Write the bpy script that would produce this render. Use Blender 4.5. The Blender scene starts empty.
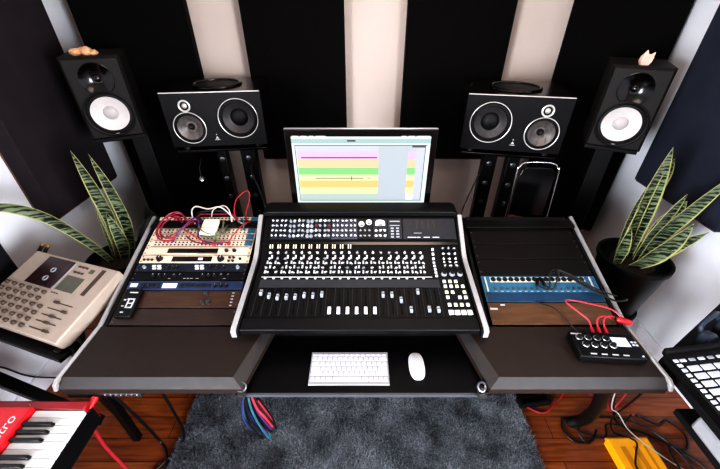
import bpy, bmesh, math, random
from mathutils import Vector, Matrix, Euler
random.seed(7)
PI = math.pi
sc = bpy.context.scene
COL = sc.collection

# ------------------------------------------------------------------ materials
def lin(c):
    return tuple(((x/255.0)/12.92 if x/255.0 <= .04045 else ((x/255.0+.055)/1.055)**2.4) for x in c)
def mat(name, rgb, rough=.5, metal=0., var=.12, scale=30., bump=0., bscale=200., spec=.5, coat=0., emit=0., stretch=None):
    m = bpy.data.materials.new(name); m.use_nodes = True
    nt = m.node_tree; b = nt.nodes['Principled BSDF']
    c = lin(rgb)
    tc = nt.nodes.new('ShaderNodeTexCoord')
    src = tc.outputs['Object']
    if stretch:
        mp = nt.nodes.new('ShaderNodeMapping'); mp.inputs['Scale'].default_value = stretch
        nt.links.new(src, mp.inputs['Vector']); src = mp.outputs['Vector']
    n = nt.nodes.new('ShaderNodeTexNoise'); n.inputs['Scale'].default_value = scale; n.inputs['Detail'].default_value = 4
    nt.links.new(src, n.inputs['Vector'])
    r = nt.nodes.new('ShaderNodeValToRGB')
    r.color_ramp.elements[0].position = .3; r.color_ramp.elements[1].position = .7
    r.color_ramp.elements[0].color = tuple(k*(1-var) for k in c)+(1,)
    r.color_ramp.elements[1].color = tuple(min(1, k*(1+var)) for k in c)+(1,)
    nt.links.new(n.outputs['Fac'], r.inputs['Fac'])
    nt.links.new(r.outputs['Color'], b.inputs['Base Color'])
    b.inputs['Roughness'].default_value = rough; b.inputs['Metallic'].default_value = metal
    b.inputs['Specular IOR Level'].default_value = spec
    b.inputs['Coat Weight'].default_value = coat; b.inputs['Coat Roughness'].default_value = .12
    if emit:
        nt.links.new(r.outputs['Color'], b.inputs['Emission Color']); b.inputs['Emission Strength'].default_value = emit
    if bump:
        n2 = nt.nodes.new('ShaderNodeTexNoise'); n2.inputs['Scale'].default_value = bscale; n2.inputs['Detail'].default_value = 3
        nt.links.new(src, n2.inputs['Vector'])
        bp = nt.nodes.new('ShaderNodeBump'); bp.inputs['Strength'].default_value = bump; bp.inputs['Distance'].default_value = .004
        nt.links.new(n2.outputs['Fac'], bp.inputs['Height']); nt.links.new(bp.outputs['Normal'], b.inputs['Normal'])
    return m

M = {}
M['wall'] = mat('wall_paint', (208,194,185), .75, var=.03, scale=3, bump=.06, bscale=120)
M['wall_side'] = mat('side_wall_cool_lit', (226,227,232), .75, var=.03, scale=3, bump=.06, bscale=120)  # bluish window light on the side walls put into the wall colour
M['ceiling'] = mat('ceiling_paint', (225,220,212), .8, var=.02)
M['base'] = mat('skirting_paint', (232,232,238), .4, var=.02)
M['fabric'] = mat('panel_fabric', (13,11,12), .95, var=.15, scale=60, bump=.2, bscale=500, spec=.15)
M['fabric_l'] = mat('panel_fabric_left', (46,40,44), .95, var=.15, scale=6, bump=.2, bscale=500, spec=.15)
M['fabric_r'] = mat('panel_fabric_right', (44,47,58), .95, var=.12, scale=6, bump=.2, bscale=500, spec=.15)
M['frame_wood'] = mat('panel_frame_wood', (96,70,52), .6, var=.25, scale=12)
M['black'] = mat('satin_black', (9,9,10), .45, var=.15, scale=40, spec=.3)
M['black_matte'] = mat('matte_black', (9,8,9), .75, var=.2, scale=60, spec=.3)
M['black_gloss'] = mat('gloss_black', (9,8,9), .18, var=.1, scale=20)
M['cab_vinyl'] = mat('speaker_vinyl', (26,22,21), .55, var=.15, scale=90, bump=.15, bscale=600, spec=.3)
M['focal'] = mat('speaker_baffle_black', (13,13,15), .4, var=.12, scale=50, bump=.05, spec=.3)
M['gloss_top'] = mat('speaker_gloss_top', (24,16,16), .22, var=.1)
M['rubber'] = mat('rubber_black', (14,14,15), .55, var=.1, spec=.3)
M['cone_white'] = mat('white_cone', (200,194,192), .55, var=.03, bump=.05)
M['cone_cap'] = mat('white_dust_cap', (176,170,170), .5, var=.03)
M['cone_grey'] = mat('grey_cone', (104,98,96), .4, .3, var=.35, scale=60, stretch=(1,1,.25))
M['cone_dark'] = mat('dark_cone', (58,55,56), .45, .1, var=.15, scale=60)
M['ring_white'] = mat('bright_ring', (214,211,208), .3, .4, var=.04)
M['chrome'] = mat('chrome', (200,200,204), .18, 1., var=.05)
M['steel'] = mat('brushed_steel', (110,110,114), .35, .9, var=.12, scale=80)
M['silver'] = mat('silver_aluminium', (196,196,200), .3, .8, var=.05)
M['rail'] = mat('rail_silver', (168,166,166), .35, .35, var=.05, scale=30)
M['desk_dark'] = mat('desk_dark_laminate', (13,11,11), .42, var=.15, scale=20, spec=.3)
M['leather'] = mat('armrest_leather', (36,25,19), .55, var=.12, scale=25, bump=.12, bscale=500)
M['leather_edge'] = mat('armrest_edge', (46,42,41), .5, var=.1, scale=25, bump=.1, bscale=400)
M['tray'] = mat('tray_black', (6,6,8), .3, var=.2, scale=40, spec=.3)
M['edge_grey'] = mat('tray_edge_grey', (70,72,78), .4, var=.1)
M['console'] = mat('console_black', (9,9,11), .5, var=.12, scale=40, spec=.3)
M['console_grey'] = mat('console_grey', (46,48,53), .5, var=.08)
M['module'] = mat('module_charcoal', (32,34,40), .45, var=.15, scale=30, spec=.3)
M['module_lt'] = mat('module_grey', (56,58,70), .45, var=.15, scale=30)
M['knob_white'] = mat('knob_white', (204,206,208), .4, var=.04)
M['knob_grey'] = mat('knob_grey', (140,145,152), .4, var=.08)
M['knob_black'] = mat('knob_black', (18,18,20), .4, var=.1)
M['knob_red'] = mat('knob_red', (110,40,42), .4, var=.1)
M['cream_key'] = mat('button_cream', (214,208,176), .45, var=.05)
M['line_white'] = mat('printed_white', (190,192,194), .5, var=.03)
M['cream'] = mat('cream_panel', (218,198,176), .45, var=.06, scale=20)
M['cream_bright'] = mat('cream_plastic', (220,211,188), .45, var=.03)
M['navy'] = mat('navy_panel', (22,28,42), .4, var=.15)
M['blue'] = mat('blue_panel', (44,94,120), .4, var=.1, scale=20)
M['blue_dk'] = mat('blue_panel_dark', (20,54,82), .4, var=.15, scale=20)
M['blue_unit'] = mat('blue_unit', (36,50,82), .4, var=.12)
M['lcd'] = mat('lcd_white', (205,212,232), .3, var=.03, emit=.45)
M['glass_dk'] = mat('display_window', (14,9,10), .12, var=.1)
M['brown'] = mat('brown_laminate', (62,42,30), .35, var=.25, scale=10, stretch=(1,14,14))
M['brown_dk'] = mat('dark_brown_laminate', (40,28,22), .4, var=.2, scale=10, stretch=(1,14,14))
M['amber'] = mat('amber_wood', (84,56,34), .38, var=.3, scale=5, stretch=(1,10,10))
M['blank'] = mat('blank_panel', (17,12,11), .35, var=.1, spec=.3)
M['beige'] = mat('recorder_beige', (164,150,138), .5, var=.04, scale=30)
M['beige_side'] = mat('recorder_side', (130,120,112), .55, var=.05)
M['lcd_olive'] = mat('lcd_olive', (84,82,70), .3, var=.1)
M['deck_dk'] = mat('tape_window', (46,26,28), .2, var=.12)
M['slot'] = mat('slot_dark', (72,58,50), .6, var=.1)
M['red'] = mat('red_lacquer', (188,18,34), .35, var=.06, coat=.3)
M['red_dk'] = mat('red_lacquer_dark', (140,14,26), .35, var=.08, coat=.3)
M['key_white'] = mat('piano_white', (196,194,192), .3, var=.02)
M['key_black'] = mat('piano_black', (14,13,15), .3, var=.1)
M['apple_white'] = mat('white_plastic', (184,184,187), .35, var=.02)
M['alu'] = mat('keyboard_alu', (150,150,154), .4, .3, var=.03)
M['pad'] = mat('pad_white', (180,183,192), .4, var=.03, emit=.08)
M['pot'] = mat('pot_black', (15,15,16), .4, var=.15, spec=.3)
M['soil'] = mat('soil', (40,28,20), .95, var=.4, scale=60, bump=.8, bscale=80)
M['crate'] = mat('brown_wood', (98,58,40), .55, var=.25, scale=8, stretch=(1,1,10))
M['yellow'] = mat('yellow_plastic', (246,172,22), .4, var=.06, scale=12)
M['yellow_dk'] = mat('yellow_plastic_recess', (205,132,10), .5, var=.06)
M['c_red'] = mat('cable_red', (150,36,44), .45, var=.1)
M['c_pink'] = mat('cable_pink', (172,48,58), .45, var=.1)
M['c_mar'] = mat('cable_maroon', (122,28,50), .45, var=.1)
M['c_pur'] = mat('cable_purple', (70,42,92), .45, var=.1)
M['c_olive'] = mat('cable_olive', (88,92,70), .45, var=.1)
M['c_blk'] = mat('cable_black', (14,14,15), .45, var=.1)
M['c_wht'] = mat('cable_white', (176,170,164), .45, var=.05)
M['c_gry'] = mat('cable_grey', (128,126,126), .45, var=.05)
M['c_teal'] = mat('cable_teal', (44,92,104), .45, var=.1)
M['c_blue'] = mat('cable_blue', (44,50,112), .45, var=.1)
M['c_mag'] = mat('cable_magenta', (100,46,96), .45, var=.1)
M['plug_red'] = mat('plug_red', (178,26,36), .4, var=.08)
M['gold'] = mat('gold_plug', (190,150,80), .25, .9, var=.1)
M['crystal'] = mat('crystal_pink', (226,190,172), .4, var=.15, scale=40, bump=.5, bscale=80)
M['crystal_g'] = mat('crystal_gold', (206,160,120), .45, var=.35, scale=60, bump=.8, bscale=90)
M['bulb'] = mat('bulb_glow', (255,214,160), .4, var=.0, emit=9.)
M['case'] = mat('case_black', (17,18,24), .6, var=.15)
M['navyblk'] = mat('navy_black', (44,52,68), .45, var=.15)
M['grey_plastic'] = mat('grey_plastic', (150,150,152), .5, var=.05)

def leaf_mat():
    m = bpy.data.materials.new('leaf_banded'); m.use_nodes = True
    nt = m.node_tree; b = nt.nodes['Principled BSDF']
    tc = nt.nodes.new('ShaderNodeTexCoord')
    mp = nt.nodes.new('ShaderNodeMapping'); mp.inputs['Scale'].default_value = (.25,.25,1)
    w = nt.nodes.new('ShaderNodeTexWave'); w.bands_direction = 'Z'; w.inputs['Scale'].default_value = 16
    w.inputs['Distortion'].default_value = 9; w.inputs['Detail'].default_value = 3; w.inputs['Detail Scale'].default_value = 3
    nt.links.new(tc.outputs['Object'], mp.inputs['Vector']); nt.links.new(mp.outputs['Vector'], w.inputs['Vector'])
    r = nt.nodes.new('ShaderNodeValToRGB')
    r.color_ramp.elements[0].position = .35; r.color_ramp.elements[0].color = lin((14,22,14))+(1,)
    r.color_ramp.elements[1].position = .8; r.color_ramp.elements[1].color = lin((108,120,92))+(1,)
    nt.links.new(w.outputs['Fac'], r.inputs['Fac']); nt.links.new(r.outputs['Color'], b.inputs['Base Color'])
    b.inputs['Roughness'].default_value = .4
    return m
M['leaf'] = leaf_mat()
M['leaf_edge'] = mat('leaf_yellow_edge', (158,158,104), .45, var=.12, scale=20)
M['leaf_dark'] = mat('leaf_dark', (22,32,22), .45, var=.3, scale=20)

def floor_mat():
    m = bpy.data.materials.new('floorboards'); m.use_nodes = True
    nt = m.node_tree; b = nt.nodes['Principled BSDF']
    tc = nt.nodes.new('ShaderNodeTexCoord')
    br = nt.nodes.new('ShaderNodeTexBrick'); br.inputs['Scale'].default_value = 1.0
    br.inputs['Brick Width'].default_value = 1.9; br.inputs['Row Height'].default_value = .105
    br.inputs['Mortar Size'].default_value = .0025; br.inputs['Mortar Smooth'].default_value = .3; br.inputs['Bias'].default_value = 0
    br.inputs['Color1'].default_value = lin((134,70,34))+(1,); br.inputs['Color2'].default_value = lin((168,96,46))+(1,)
    br.inputs['Mortar'].default_value = lin((66,30,14))+(1,)
    nt.links.new(tc.outputs['Object'], br.inputs['Vector'])
    mp = nt.nodes.new('ShaderNodeMapping'); mp.inputs['Scale'].default_value = (1.2,16,1)
    nt.links.new(tc.outputs['Object'], mp.inputs['Vector'])
    n = nt.nodes.new('ShaderNodeTexNoise'); n.inputs['Scale'].default_value = 4; n.inputs['Detail'].default_value = 8
    nt.links.new(mp.outputs['Vector'], n.inputs['Vector'])
    r = nt.nodes.new('ShaderNodeValToRGB'); r.color_ramp.elements[0].position = .3; r.color_ramp.elements[1].position = .75
    r.color_ramp.elements[0].color = (.42,.36,.32,1); r.color_ramp.elements[1].color = (1.15,1.08,1,1)
    nt.links.new(n.outputs['Fac'], r.inputs['Fac'])
    mx = nt.nodes.new('ShaderNodeMix'); mx.data_type = 'RGBA'; mx.blend_type = 'MULTIPLY'; mx.inputs[0].default_value = 1
    nt.links.new(br.outputs['Color'], mx.inputs[6]); nt.links.new(r.outputs['Color'], mx.inputs[7])
    nt.links.new(mx.outputs[2], b.inputs['Base Color']); b.inputs['Roughness'].default_value = .35
    return m
M['floor'] = floor_mat()
def rug_mat():
    m = bpy.data.materials.new('shag_grey'); m.use_nodes = True
    nt = m.node_tree; b = nt.nodes['Principled BSDF']
    tc = nt.nodes.new('ShaderNodeTexCoord')
    n = nt.nodes.new('ShaderNodeTexNoise'); n.inputs['Scale'].default_value = 7; n.inputs['Detail'].default_value = 5
    n2 = nt.nodes.new('ShaderNodeTexNoise'); n2.inputs['Scale'].default_value = 160; n2.inputs['Detail'].default_value = 2
    for k in (n, n2): nt.links.new(tc.outputs['Object'], k.inputs['Vector'])
    ad = nt.nodes.new('ShaderNodeMath'); ad.operation = 'MULTIPLY'
    nt.links.new(n.outputs['Fac'], ad.inputs[0]); nt.links.new(n2.outputs['Fac'], ad.inputs[1])
    r = nt.nodes.new('ShaderNodeValToRGB'); r.color_ramp.elements[0].position = .12; r.color_ramp.elements[1].position = .42
    r.color_ramp.elements[0].color = lin((44,46,50))+(1,); r.color_ramp.elements[1].color = lin((158,162,168))+(1,)
    nt.links.new(ad.outputs[0], r.inputs['Fac']); nt.links.new(r.outputs['Color'], b.inputs['Base Color'])
    b.inputs['Roughness'].default_value = .9; b.inputs['Specular IOR Level'].default_value = .2
    return m
M['rug'] = rug_mat()

# ------------------------------------------------------------------ mesh builder
def frame(axis):
    a = Vector(axis).normalized()
    t = Vector((0,0,1)) if abs(a.z) < .9 else Vector((1,0,0))
    u = t.cross(a).normalized(); w = a.cross(u)
    return a, u, w
def spline(pts, n=8):
    P = [Vector(p) for p in pts]
    if len(P) < 3: return P
    Q = [P[0]*2-P[1]]+P+[P[-1]*2-P[-2]]
    out = []
    for i in range(1, len(Q)-2):
        a, b, c, d = Q[i-1:i+3]
        for k in range(n):
            t = k/n
            out.append(.5*((2*b)+(c-a)*t+(2*a-5*b+4*c-d)*t*t+(3*b-a-3*c+d)*t**3))
    out.append(P[-1]); return out
def holed(w, h, z0, holes, y=0., n=36):
    bm = bmesh.new(); ed = []
    def loop(pts):
        vs = [bm.verts.new(p) for p in pts]
        for i in range(len(vs)): ed.append(bm.edges.new((vs[i],vs[(i+1)%len(vs)])))
    loop([(-w/2,y,z0),(w/2,y,z0),(w/2,y,z0+h),(-w/2,y,z0+h)])
    for cx,cz,r in holes: loop([(cx+r*math.cos(2*PI*i/n),y,cz+r*math.sin(2*PI*i/n)) for i in range(n)])
    bmesh.ops.triangle_fill(bm, use_beauty=True, use_dissolve=False, edges=ed)
    bm.verts.index_update()
    out = ([tuple(v.co) for v in bm.verts],[tuple(v.index for v in f.verts) for f in bm.faces]); bm.free(); return out
class MB:
    def __init__(s): s.v = []; s.f = []; s.m = []
    def add(s, vs, fs, mi=0):
        o = len(s.v); s.v += [tuple(v) for v in vs]
        for f in fs: s.f.append([o+i for i in f]); s.m.append(mi)
        return s
    def box(s, x0, x1, y0, y1, z0, z1, mi=0, mx=None):
        vs = [Vector((x,y,z)) for z in (z0,z1) for y in (y0,y1) for x in (x0,x1)]
        if mx: vs = [mx @ v for v in vs]
        return s.add(vs, [(0,2,3,1),(4,5,7,6),(0,1,5,4),(2,6,7,3),(0,4,6,2),(1,3,7,5)], mi)
    def bar(s, p0, p1, w, h, mi=0):
        p0 = Vector(p0); p1 = Vector(p1); a, u, k = frame(p1-p0)
        vs = [p+u*sx*w/2+k*sy*h/2 for p in (p0,p1) for sx,sy in ((-1,-1),(1,-1),(1,1),(-1,1))]
        return s.add(vs, [(3,2,1,0),(4,5,6,7)]+[(i,(i+1)%4,4+(i+1)%4,4+i) for i in range(4)], mi)
    def lathe(s, prof, o=(0,0,0), axis=(0,0,1), n=24, mi=0, caps=True):
        o = Vector(o); a, u, w = frame(axis); vs = []
        for r, h in prof:
            for i in range(n):
                t = 2*PI*i/n; vs.append(o+a*h+(u*math.cos(t)+w*math.sin(t))*max(r,1e-5))
        fs = []
        for j in range(len(prof)-1):
            for i in range(n):
                k = (i+1)%n; fs.append((j*n+i, j*n+k, (j+1)*n+k, (j+1)*n+i))
        if caps:
            fs.append(tuple(reversed(range(n)))); fs.append(tuple((len(prof)-1)*n+i for i in range(n)))
        return s.add(vs, fs, mi)
    def cyl(s, p0, p1, r0, r1=None, n=14, mi=0):
        r1 = r0 if r1 is None else r1; d = Vector(p1)-Vector(p0)
        return s.lathe([(r0,0),(r1,d.length)], p0, d, n, mi)
    def tube(s, pts, r, n=7, mi=0, sm=8):
        P = spline(pts, sm) if sm else [Vector(p) for p in pts]
        vs = []; u = None
        for i, p in enumerate(P):
            d = (P[min(i+1,len(P)-1)]-P[max(i-1,0)])
            d = d.normalized() if d.length > 1e-9 else Vector((0,0,1))
            if u is None: _, u, w = frame(d)
            else:
                u = (u-d*u.dot(d)); u = u.normalized() if u.length > 1e-6 else frame(d)[1]
            w = d.cross(u)
            for k in range(n):
                t = 2*PI*k/n; vs.append(p+(u*math.cos(t)+w*math.sin(t))*r)
        fs = [(j*n+k, j*n+(k+1)%n, (j+1)*n+(k+1)%n, (j+1)*n+k) for j in range(len(P)-1) for k in range(n)]
        fs += [tuple(reversed(range(n))), tuple((len(P)-1)*n+k for k in range(n))]
        return s.add(vs, fs, mi)
    def prism(s, poly, a0, a1, ax='z', mi=0):
        def pt(p, a):
            return {'z':(p[0],p[1],a),'x':(a,p[0],p[1]),'y':(p[0],a,p[1])}[ax]
        n = len(poly); vs = [pt(p,a0) for p in poly]+[pt(p,a1) for p in poly]
        return s.add(vs, [tuple(reversed(range(n))), tuple(range(n,2*n))]+[(i,(i+1)%n,n+(i+1)%n,n+i) for i in range(n)], mi)
    def loft(s, rings, mi=0, caps=True):
        n = len(rings[0]); vs = [p for r in rings for p in r]
        fs = [(j*n+i, j*n+(i+1)%n, (j+1)*n+(i+1)%n, (j+1)*n+i) for j in range(len(rings)-1) for i in range(n)]
        if caps: fs += [tuple(reversed(range(n))), tuple((len(rings)-1)*n+i for i in range(n))]
        return s.add(vs, fs, mi)
    def ball(s, c, r, n=14, mi=0, sz=(1,1,1)):
        c = Vector(c); rings = []
        for j in range(1, n//2):
            t = PI*j/(n//2)
            rings.append([c+Vector((math.sin(t)*math.cos(2*PI*i/n)*sz[0], math.sin(t)*math.sin(2*PI*i/n)*sz[1], -math.cos(t)*sz[2]))*r for i in range(n)])
        return s.loft(rings, mi)
    def torus(s, c, axis, R, r, n=28, k=8, mi=0):
        c = Vector(c); a, u, w = frame(axis); vs = []
        for i in range(n):
            t = 2*PI*i/n; d = u*math.cos(t)+w*math.sin(t)
            for j in range(k):
                q = 2*PI*j/k; vs.append(c+d*(R+r*math.cos(q))+a*r*math.sin(q))
        return s.add(vs, [(i*k+j, ((i+1)%n)*k+j, ((i+1)%n)*k+(j+1)%k, i*k+(j+1)%k) for i in range(n) for j in range(k)], mi)
    def build(s, name, mats, parent=None, bevel=0, seg=2, smooth=True, loc=None):
        me = bpy.data.meshes.new(name); me.from_pydata(s.v, [], s.f)
        mats = mats if isinstance(mats, (list,tuple)) else [mats]
        for k in mats: me.materials.append(M[k] if isinstance(k,str) else k)
        me.polygons.foreach_set('material_index', s.m)
        bm = bmesh.new(); bm.from_mesh(me); bmesh.ops.recalc_face_normals(bm, faces=bm.faces); bm.to_mesh(me); bm.free()
        if smooth:
            me.polygons.foreach_set('use_smooth', [True]*len(me.polygons)); me.set_sharp_from_angle(angle=math.radians(35))
        me.update()
        o = bpy.data.objects.new(name, me); COL.objects.link(o)
        if parent: o.parent = parent
        if loc: o.location = loc
        if bevel:
            b = o.modifiers.new('bevel','BEVEL'); b.width = bevel; b.segments = seg; b.limit_method = 'ANGLE'; b.angle_limit = math.radians(40)
            b.harden_normals = False
        return o
def tag(o, label, cat, group=None, kind=None):
    if label: o['label'] = label
    if cat: o['category'] = cat
    if group: o['group'] = group
    if kind: o['kind'] = kind
    return o
def thing(name, label, cat, loc=(0,0,0), rot=(0,0,0), group=None):
    o = bpy.data.objects.new(name, None); COL.objects.link(o); o.empty_display_size = .05
    o.location = loc; o.rotation_euler = rot
    return tag(o, label, cat, group)
def copy_tree(o, parent=None):
    c = o.copy(); COL.objects.link(c)
    if parent: c.parent = parent
    for ch in [k for k in bpy.data.objects if k.parent == o]: copy_tree(ch, c)
    return c
def struct(o): o['kind'] = 'structure'; return o
def text_mesh(name, body, size, material, parent, loc, rot, depth=.0006, shear=0., outline=False):
    cu = bpy.data.curves.new(name, 'FONT'); cu.body = body; cu.size = size; cu.extrude = depth; cu.shear = shear
    tmp = bpy.data.objects.new('tmp', cu); COL.objects.link(tmp)
    dg = bpy.context.evaluated_depsgraph_get()
    me = bpy.data.meshes.new_from_object(tmp.evaluated_get(dg)); bpy.data.objects.remove(tmp); bpy.data.curves.remove(cu)
    me.materials.clear(); me.materials.append(M[material])
    o = bpy.data.objects.new(name, me); COL.objects.link(o); o.parent = parent; o.location = loc; o.rotation_euler = rot
    return o

# ------------------------------------------------------------------ room
XL, XR, YB, YF, ZC = -1.76, 1.76, 2.48, -2.3, 2.7
struct(MB().box(XL-.1,XR+.1,YF-.1,YB+.1,-.1,0).build('floor','floor',smooth=False))
struct(MB().box(XL-.1,XR+.1,YF-.1,YB+.1,ZC,ZC+.1).build('ceiling','ceiling',smooth=False))
struct(MB().box(XL-.1,XR+.1,YB,YB+.1,0,ZC).build('wall_back','wall',smooth=False))
struct(MB().box(XL-.1,XR+.1,YF-.1,YF,0,ZC).build('wall_front','wall',smooth=False))
struct(MB().box(XL-.1,XL,YF,YB,0,ZC).build('wall_left','wall_side',smooth=False))
struct(MB().box(XR,XR+.1,YF,YB,0,ZC).build('wall_right','wall_side',smooth=False))
struct(MB().box(XL,XL+.018,YF,YB,0,.11).build('baseboard_left','base',bevel=.004))
struct(MB().box(XR-.018,XR,YF,YB,0,.11).build('baseboard_right','base',bevel=.004))
struct(MB().box(XL,XR,YB-.018,YB,0,.11).build('baseboard_back','base',bevel=.004))

def panel(label, p0, p1, t, z0, z1, fab, group=None):
    """acoustic panel; p0->p1 is the room-facing face seen from the room left to right"""
    p0 = Vector((p0[0],p0[1],0)); p1 = Vector((p1[0],p1[1],0)); d = p1-p0; L = d.length
    o = thing('acoustic_panel', label, 'acoustic panel', (p0.x,p0.y,z0), (0,0,math.atan2(d.y,d.x)), group)
    MB().box(0,L,0,t-.012,.006,z1-z0).build('fabric_cover', fab, o, bevel=.006)
    MB().box(.004,L-.004,t-.03,t-.001,0,z1-z0-.004).box(.01,L-.01,.006,t-.02,0,.006).build('wood_frame','frame_wood',o)
    return o
panel('black fabric acoustic panel on back wall behind the left three-way speaker', (-.70,2.37),(-.10,2.37),.108,.83,2.05,'fabric')
panel('black fabric acoustic panel on back wall right of the centre white strip, behind the monitor', (.275,2.37),(.895,2.37),.108,.83,2.05,'fabric')
panel('tall black fabric panel in the back left corner behind the white-coned speaker', (-1.61,2.275),(-1.015,2.37),.1,.05,2.05,'fabric')
panel('tall black fabric panel in the back right corner behind the white-coned speaker', (1.215,2.37),(1.71,2.135),.1,.36,2.05,'fabric')
panel('charcoal fabric acoustic panel on the left wall above the tape recorder', (-1.652,1.6),(-1.652,2.16),.106,.79,2.05,'fabric_l')
panel('navy fabric acoustic panel on the right wall behind the snake plant', (1.652,1.915),(1.652,1.335),.106,.885,2.05,'fabric_r')

# ------------------------------------------------------------------ desk
desk = thing('studio_desk','wide black studio desk with padded arms, sloped rack bays and silver edge rails','desk',(0,1.05,0))
def D(mb): # world -> desk local
    mb.v = [(x,y-1.05,z) for x,y,z in mb.v]; return mb
SL = .3056
def slz(y): return .745+SL*(y-.9)
for sx, xi_f, xi_r in ((-1,.394,.339),(1,.428,.373)):
    xo = 1.002 if sx < 0 else 1.017
    q = [(xo,.655),(xi_f,.655),(xi_r,.90),(xo,.90)]
    qi = [(xo,.685),(xi_f+.035,.685),(xi_r+.03,.90),(xo,.90)]
    P = lambda pts,z: [(sx*x,y,z) for x,y in pts]
    mb = MB().loft([P(q,.698),P(q,.722),P(qi,.745)])
    mb.m[-1] = 0
    mb.m = [0]*len(mb.f)
    # chamfer faces: second ring band, front (edge 0) and inner (edge 1)
    mb.m[4] = 1; mb.m[5] = 1
    D(mb).build('armrest',['leather','leather_edge'],desk,smooth=False)
# rack bay sides, backs and floors
for sx,(xa,xb) in ((-1,(-.99,-.48)),(1,(.495,1.006))):
    for x_ in (xa-.012, xb-.004):
        D(MB().prism([(1.1,.0),(.88,.60),(.88,.736),(1.44,slz(1.44)-.006),(1.44,0)],x_,x_+.016,'x')).build('bay_side','desk_dark',desk,bevel=.002)
    D(MB().box(xa,xb,1.425,1.44,.05,slz(1.44)-.02)).build('bay_back','desk_dark',desk)
    D(MB().box(xa,xb,.88,1.43,.60,.62)).build('bay_floor','desk_dark',desk)
    D(MB().box(xa,xb,1.36,1.44,slz(1.44)-.012,slz(1.44)-.004,0)).build('bay_top_lip','desk_dark',desk)
# outer edge rails following the arm and the slope
for sx in (-1,1):
    xo = -1.009 if sx<0 else 1.024
    pr = [(.648,.718),(.655,.742),(.672,.751),(.90,.752),(1.44,.917),(1.446,.911),(1.445,.903),(.905,.738),(.68,.738),(.669,.734),(.660,.718)]
    D(MB().prism(pr, xo-.006, xo+.006,'x')).build('edge_rail','rail',desk,bevel=.002)
D(MB().box(-.47,.485,.90,1.72,.69,.715)).build('centre_deck','desk_dark',desk)
D(MB().box(-.47,.485,1.70,1.72,.2,.69)).build('modesty_panel','desk_dark',desk)
for sx in (-1,1):
    D(MB().box(sx*.6-.03,sx*.6+.03,1.15,1.72,.02,.69).box(sx*.6-.04,sx*.6+.04,1.15,1.74,0,.03)).build('leg','black',desk,bevel=.003)
tray = D(MB().box(-.43,.445,.662,.905,.672,.688)).build('keyboard_tray','tray',desk,bevel=.002)
D(MB().box(-.40,.412,.655,.662,.676,.690)).build('tray_edge','edge_grey',tray)
for x in (-.401,.405):
    mb = MB().torus((x,.668,.716),(0.2,-.6,.7),.014,.0045,20,7).box(x-.012,x+.012,.645,.668,.686,.7).cyl((x,.66,.69),(x,.668,.716),.006)
    D(mb).build('tray_latch','steel',tray)

# ------------------------------------------------------------------ mixing console
con = thing('mixing_console','large black analogue mixing console with rows of white knobs, faders and silver side cheeks','mixing console',(0,1.1,.715))
def Cn(mb):
    mb.v = [(x-.004,y-1.1,z-.715) for x,y,z in mb.v]; return mb
K1 = .139; 
def s1z(y): return .80+K1*(y-.833)
Y1 = 1.171; Z1 = s1z(Y1); K2 = (.961-Z1)/(1.358-Y1)
def s2z(y): return Z1+K2*(y-Y1)
A1 = math.atan(K1); A2 = math.atan(K2)
def fr(x, y, sec):
    """frame of the console surface at (x,y)"""
    z = s1z(y) if sec == 1 else s2z(y)
    return Matrix.Translation((x,y,z)) @ Matrix.Rotation(A1 if sec==1 else A2,4,'X')
Cn(MB().prism([(.838,.783),(.838,.797),(Y1,Z1-.003),(1.358,.958),(1.44,.958),(1.44,.716),(1.0,.716)],-.437,.437,'x')).build('body','console',con,bevel=.003)
Cn(MB().prism([(.834,.781),(.834,.803),(.886,.811),(.886,.80),(.845,.781)],-.437,.437,'x')).build('front_lip','console',con,bevel=.003)
for sx in (-1,1):
    xa,xb = sorted((sx*.438,sx*.462))
    Cn(MB().prism([(.826,.776),(.826,.802),(.838,.808),(Y1-.01,Z1+.004),(Y1+.03,Z1+.014),(1.36,.968),(1.372,.968),(1.372,.95),(1.19,Z1-.01),(1.1,.72),(1.0,.716),(.835,.774)],xa,xb,'x')).build('side_cheek',['console'],con,bevel=.002)
    xr,xq = sorted((sx*.446,sx*.4655))
    pr = [(.824,.774),(.824,.804),(.838,.812),(Y1-.03,Z1+.004),(Y1+.0,Z1+.009),(Y1+.03,Z1+.021),(1.36,.974),(1.36,.966),(Y1+.03,Z1+.01),(Y1-.01,Z1),(.84,.803),(.83,.795),(.83,.774)]
    if sx: Cn(MB().prism(pr,xr,xq,'x')).build('cheek_trim','rail',con,bevel=.0015)
hood = []
for x in (-.455,-.445,-.425,.425,.445,.455):
    k = {.455:.0,.445:.018,.425:.026}[abs(x)]
    hood.append([(x,1.362,.962),(x,1.362,.962+k*.9),(x,1.38,.965+k),(x,1.445,.965+k),(x,1.452,.955)])
Cn(MB().loft(hood)).build('rear_hood','black',con,bevel=.003)
Cn(MB().ball((-.005,1.372,.984),.004)).build('hood_badge','ring_white',con)
# faceplate inset for the monitor bridge modules
def plate(x0,x1,y0,y1,sec,h,mi=0,mb=None):
    mb = mb or MB(); ym = (y0+y1)/2; f = fr((x0+x1)/2,ym,sec); L = (y1-y0)/2/math.cos(A1 if sec==1 else A2)
    return mb.box(-(x1-x0)/2,(x1-x0)/2,-L,L,0,h,mi,f)
pitch = .0345; X0 = -.392; NCH = 21
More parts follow.
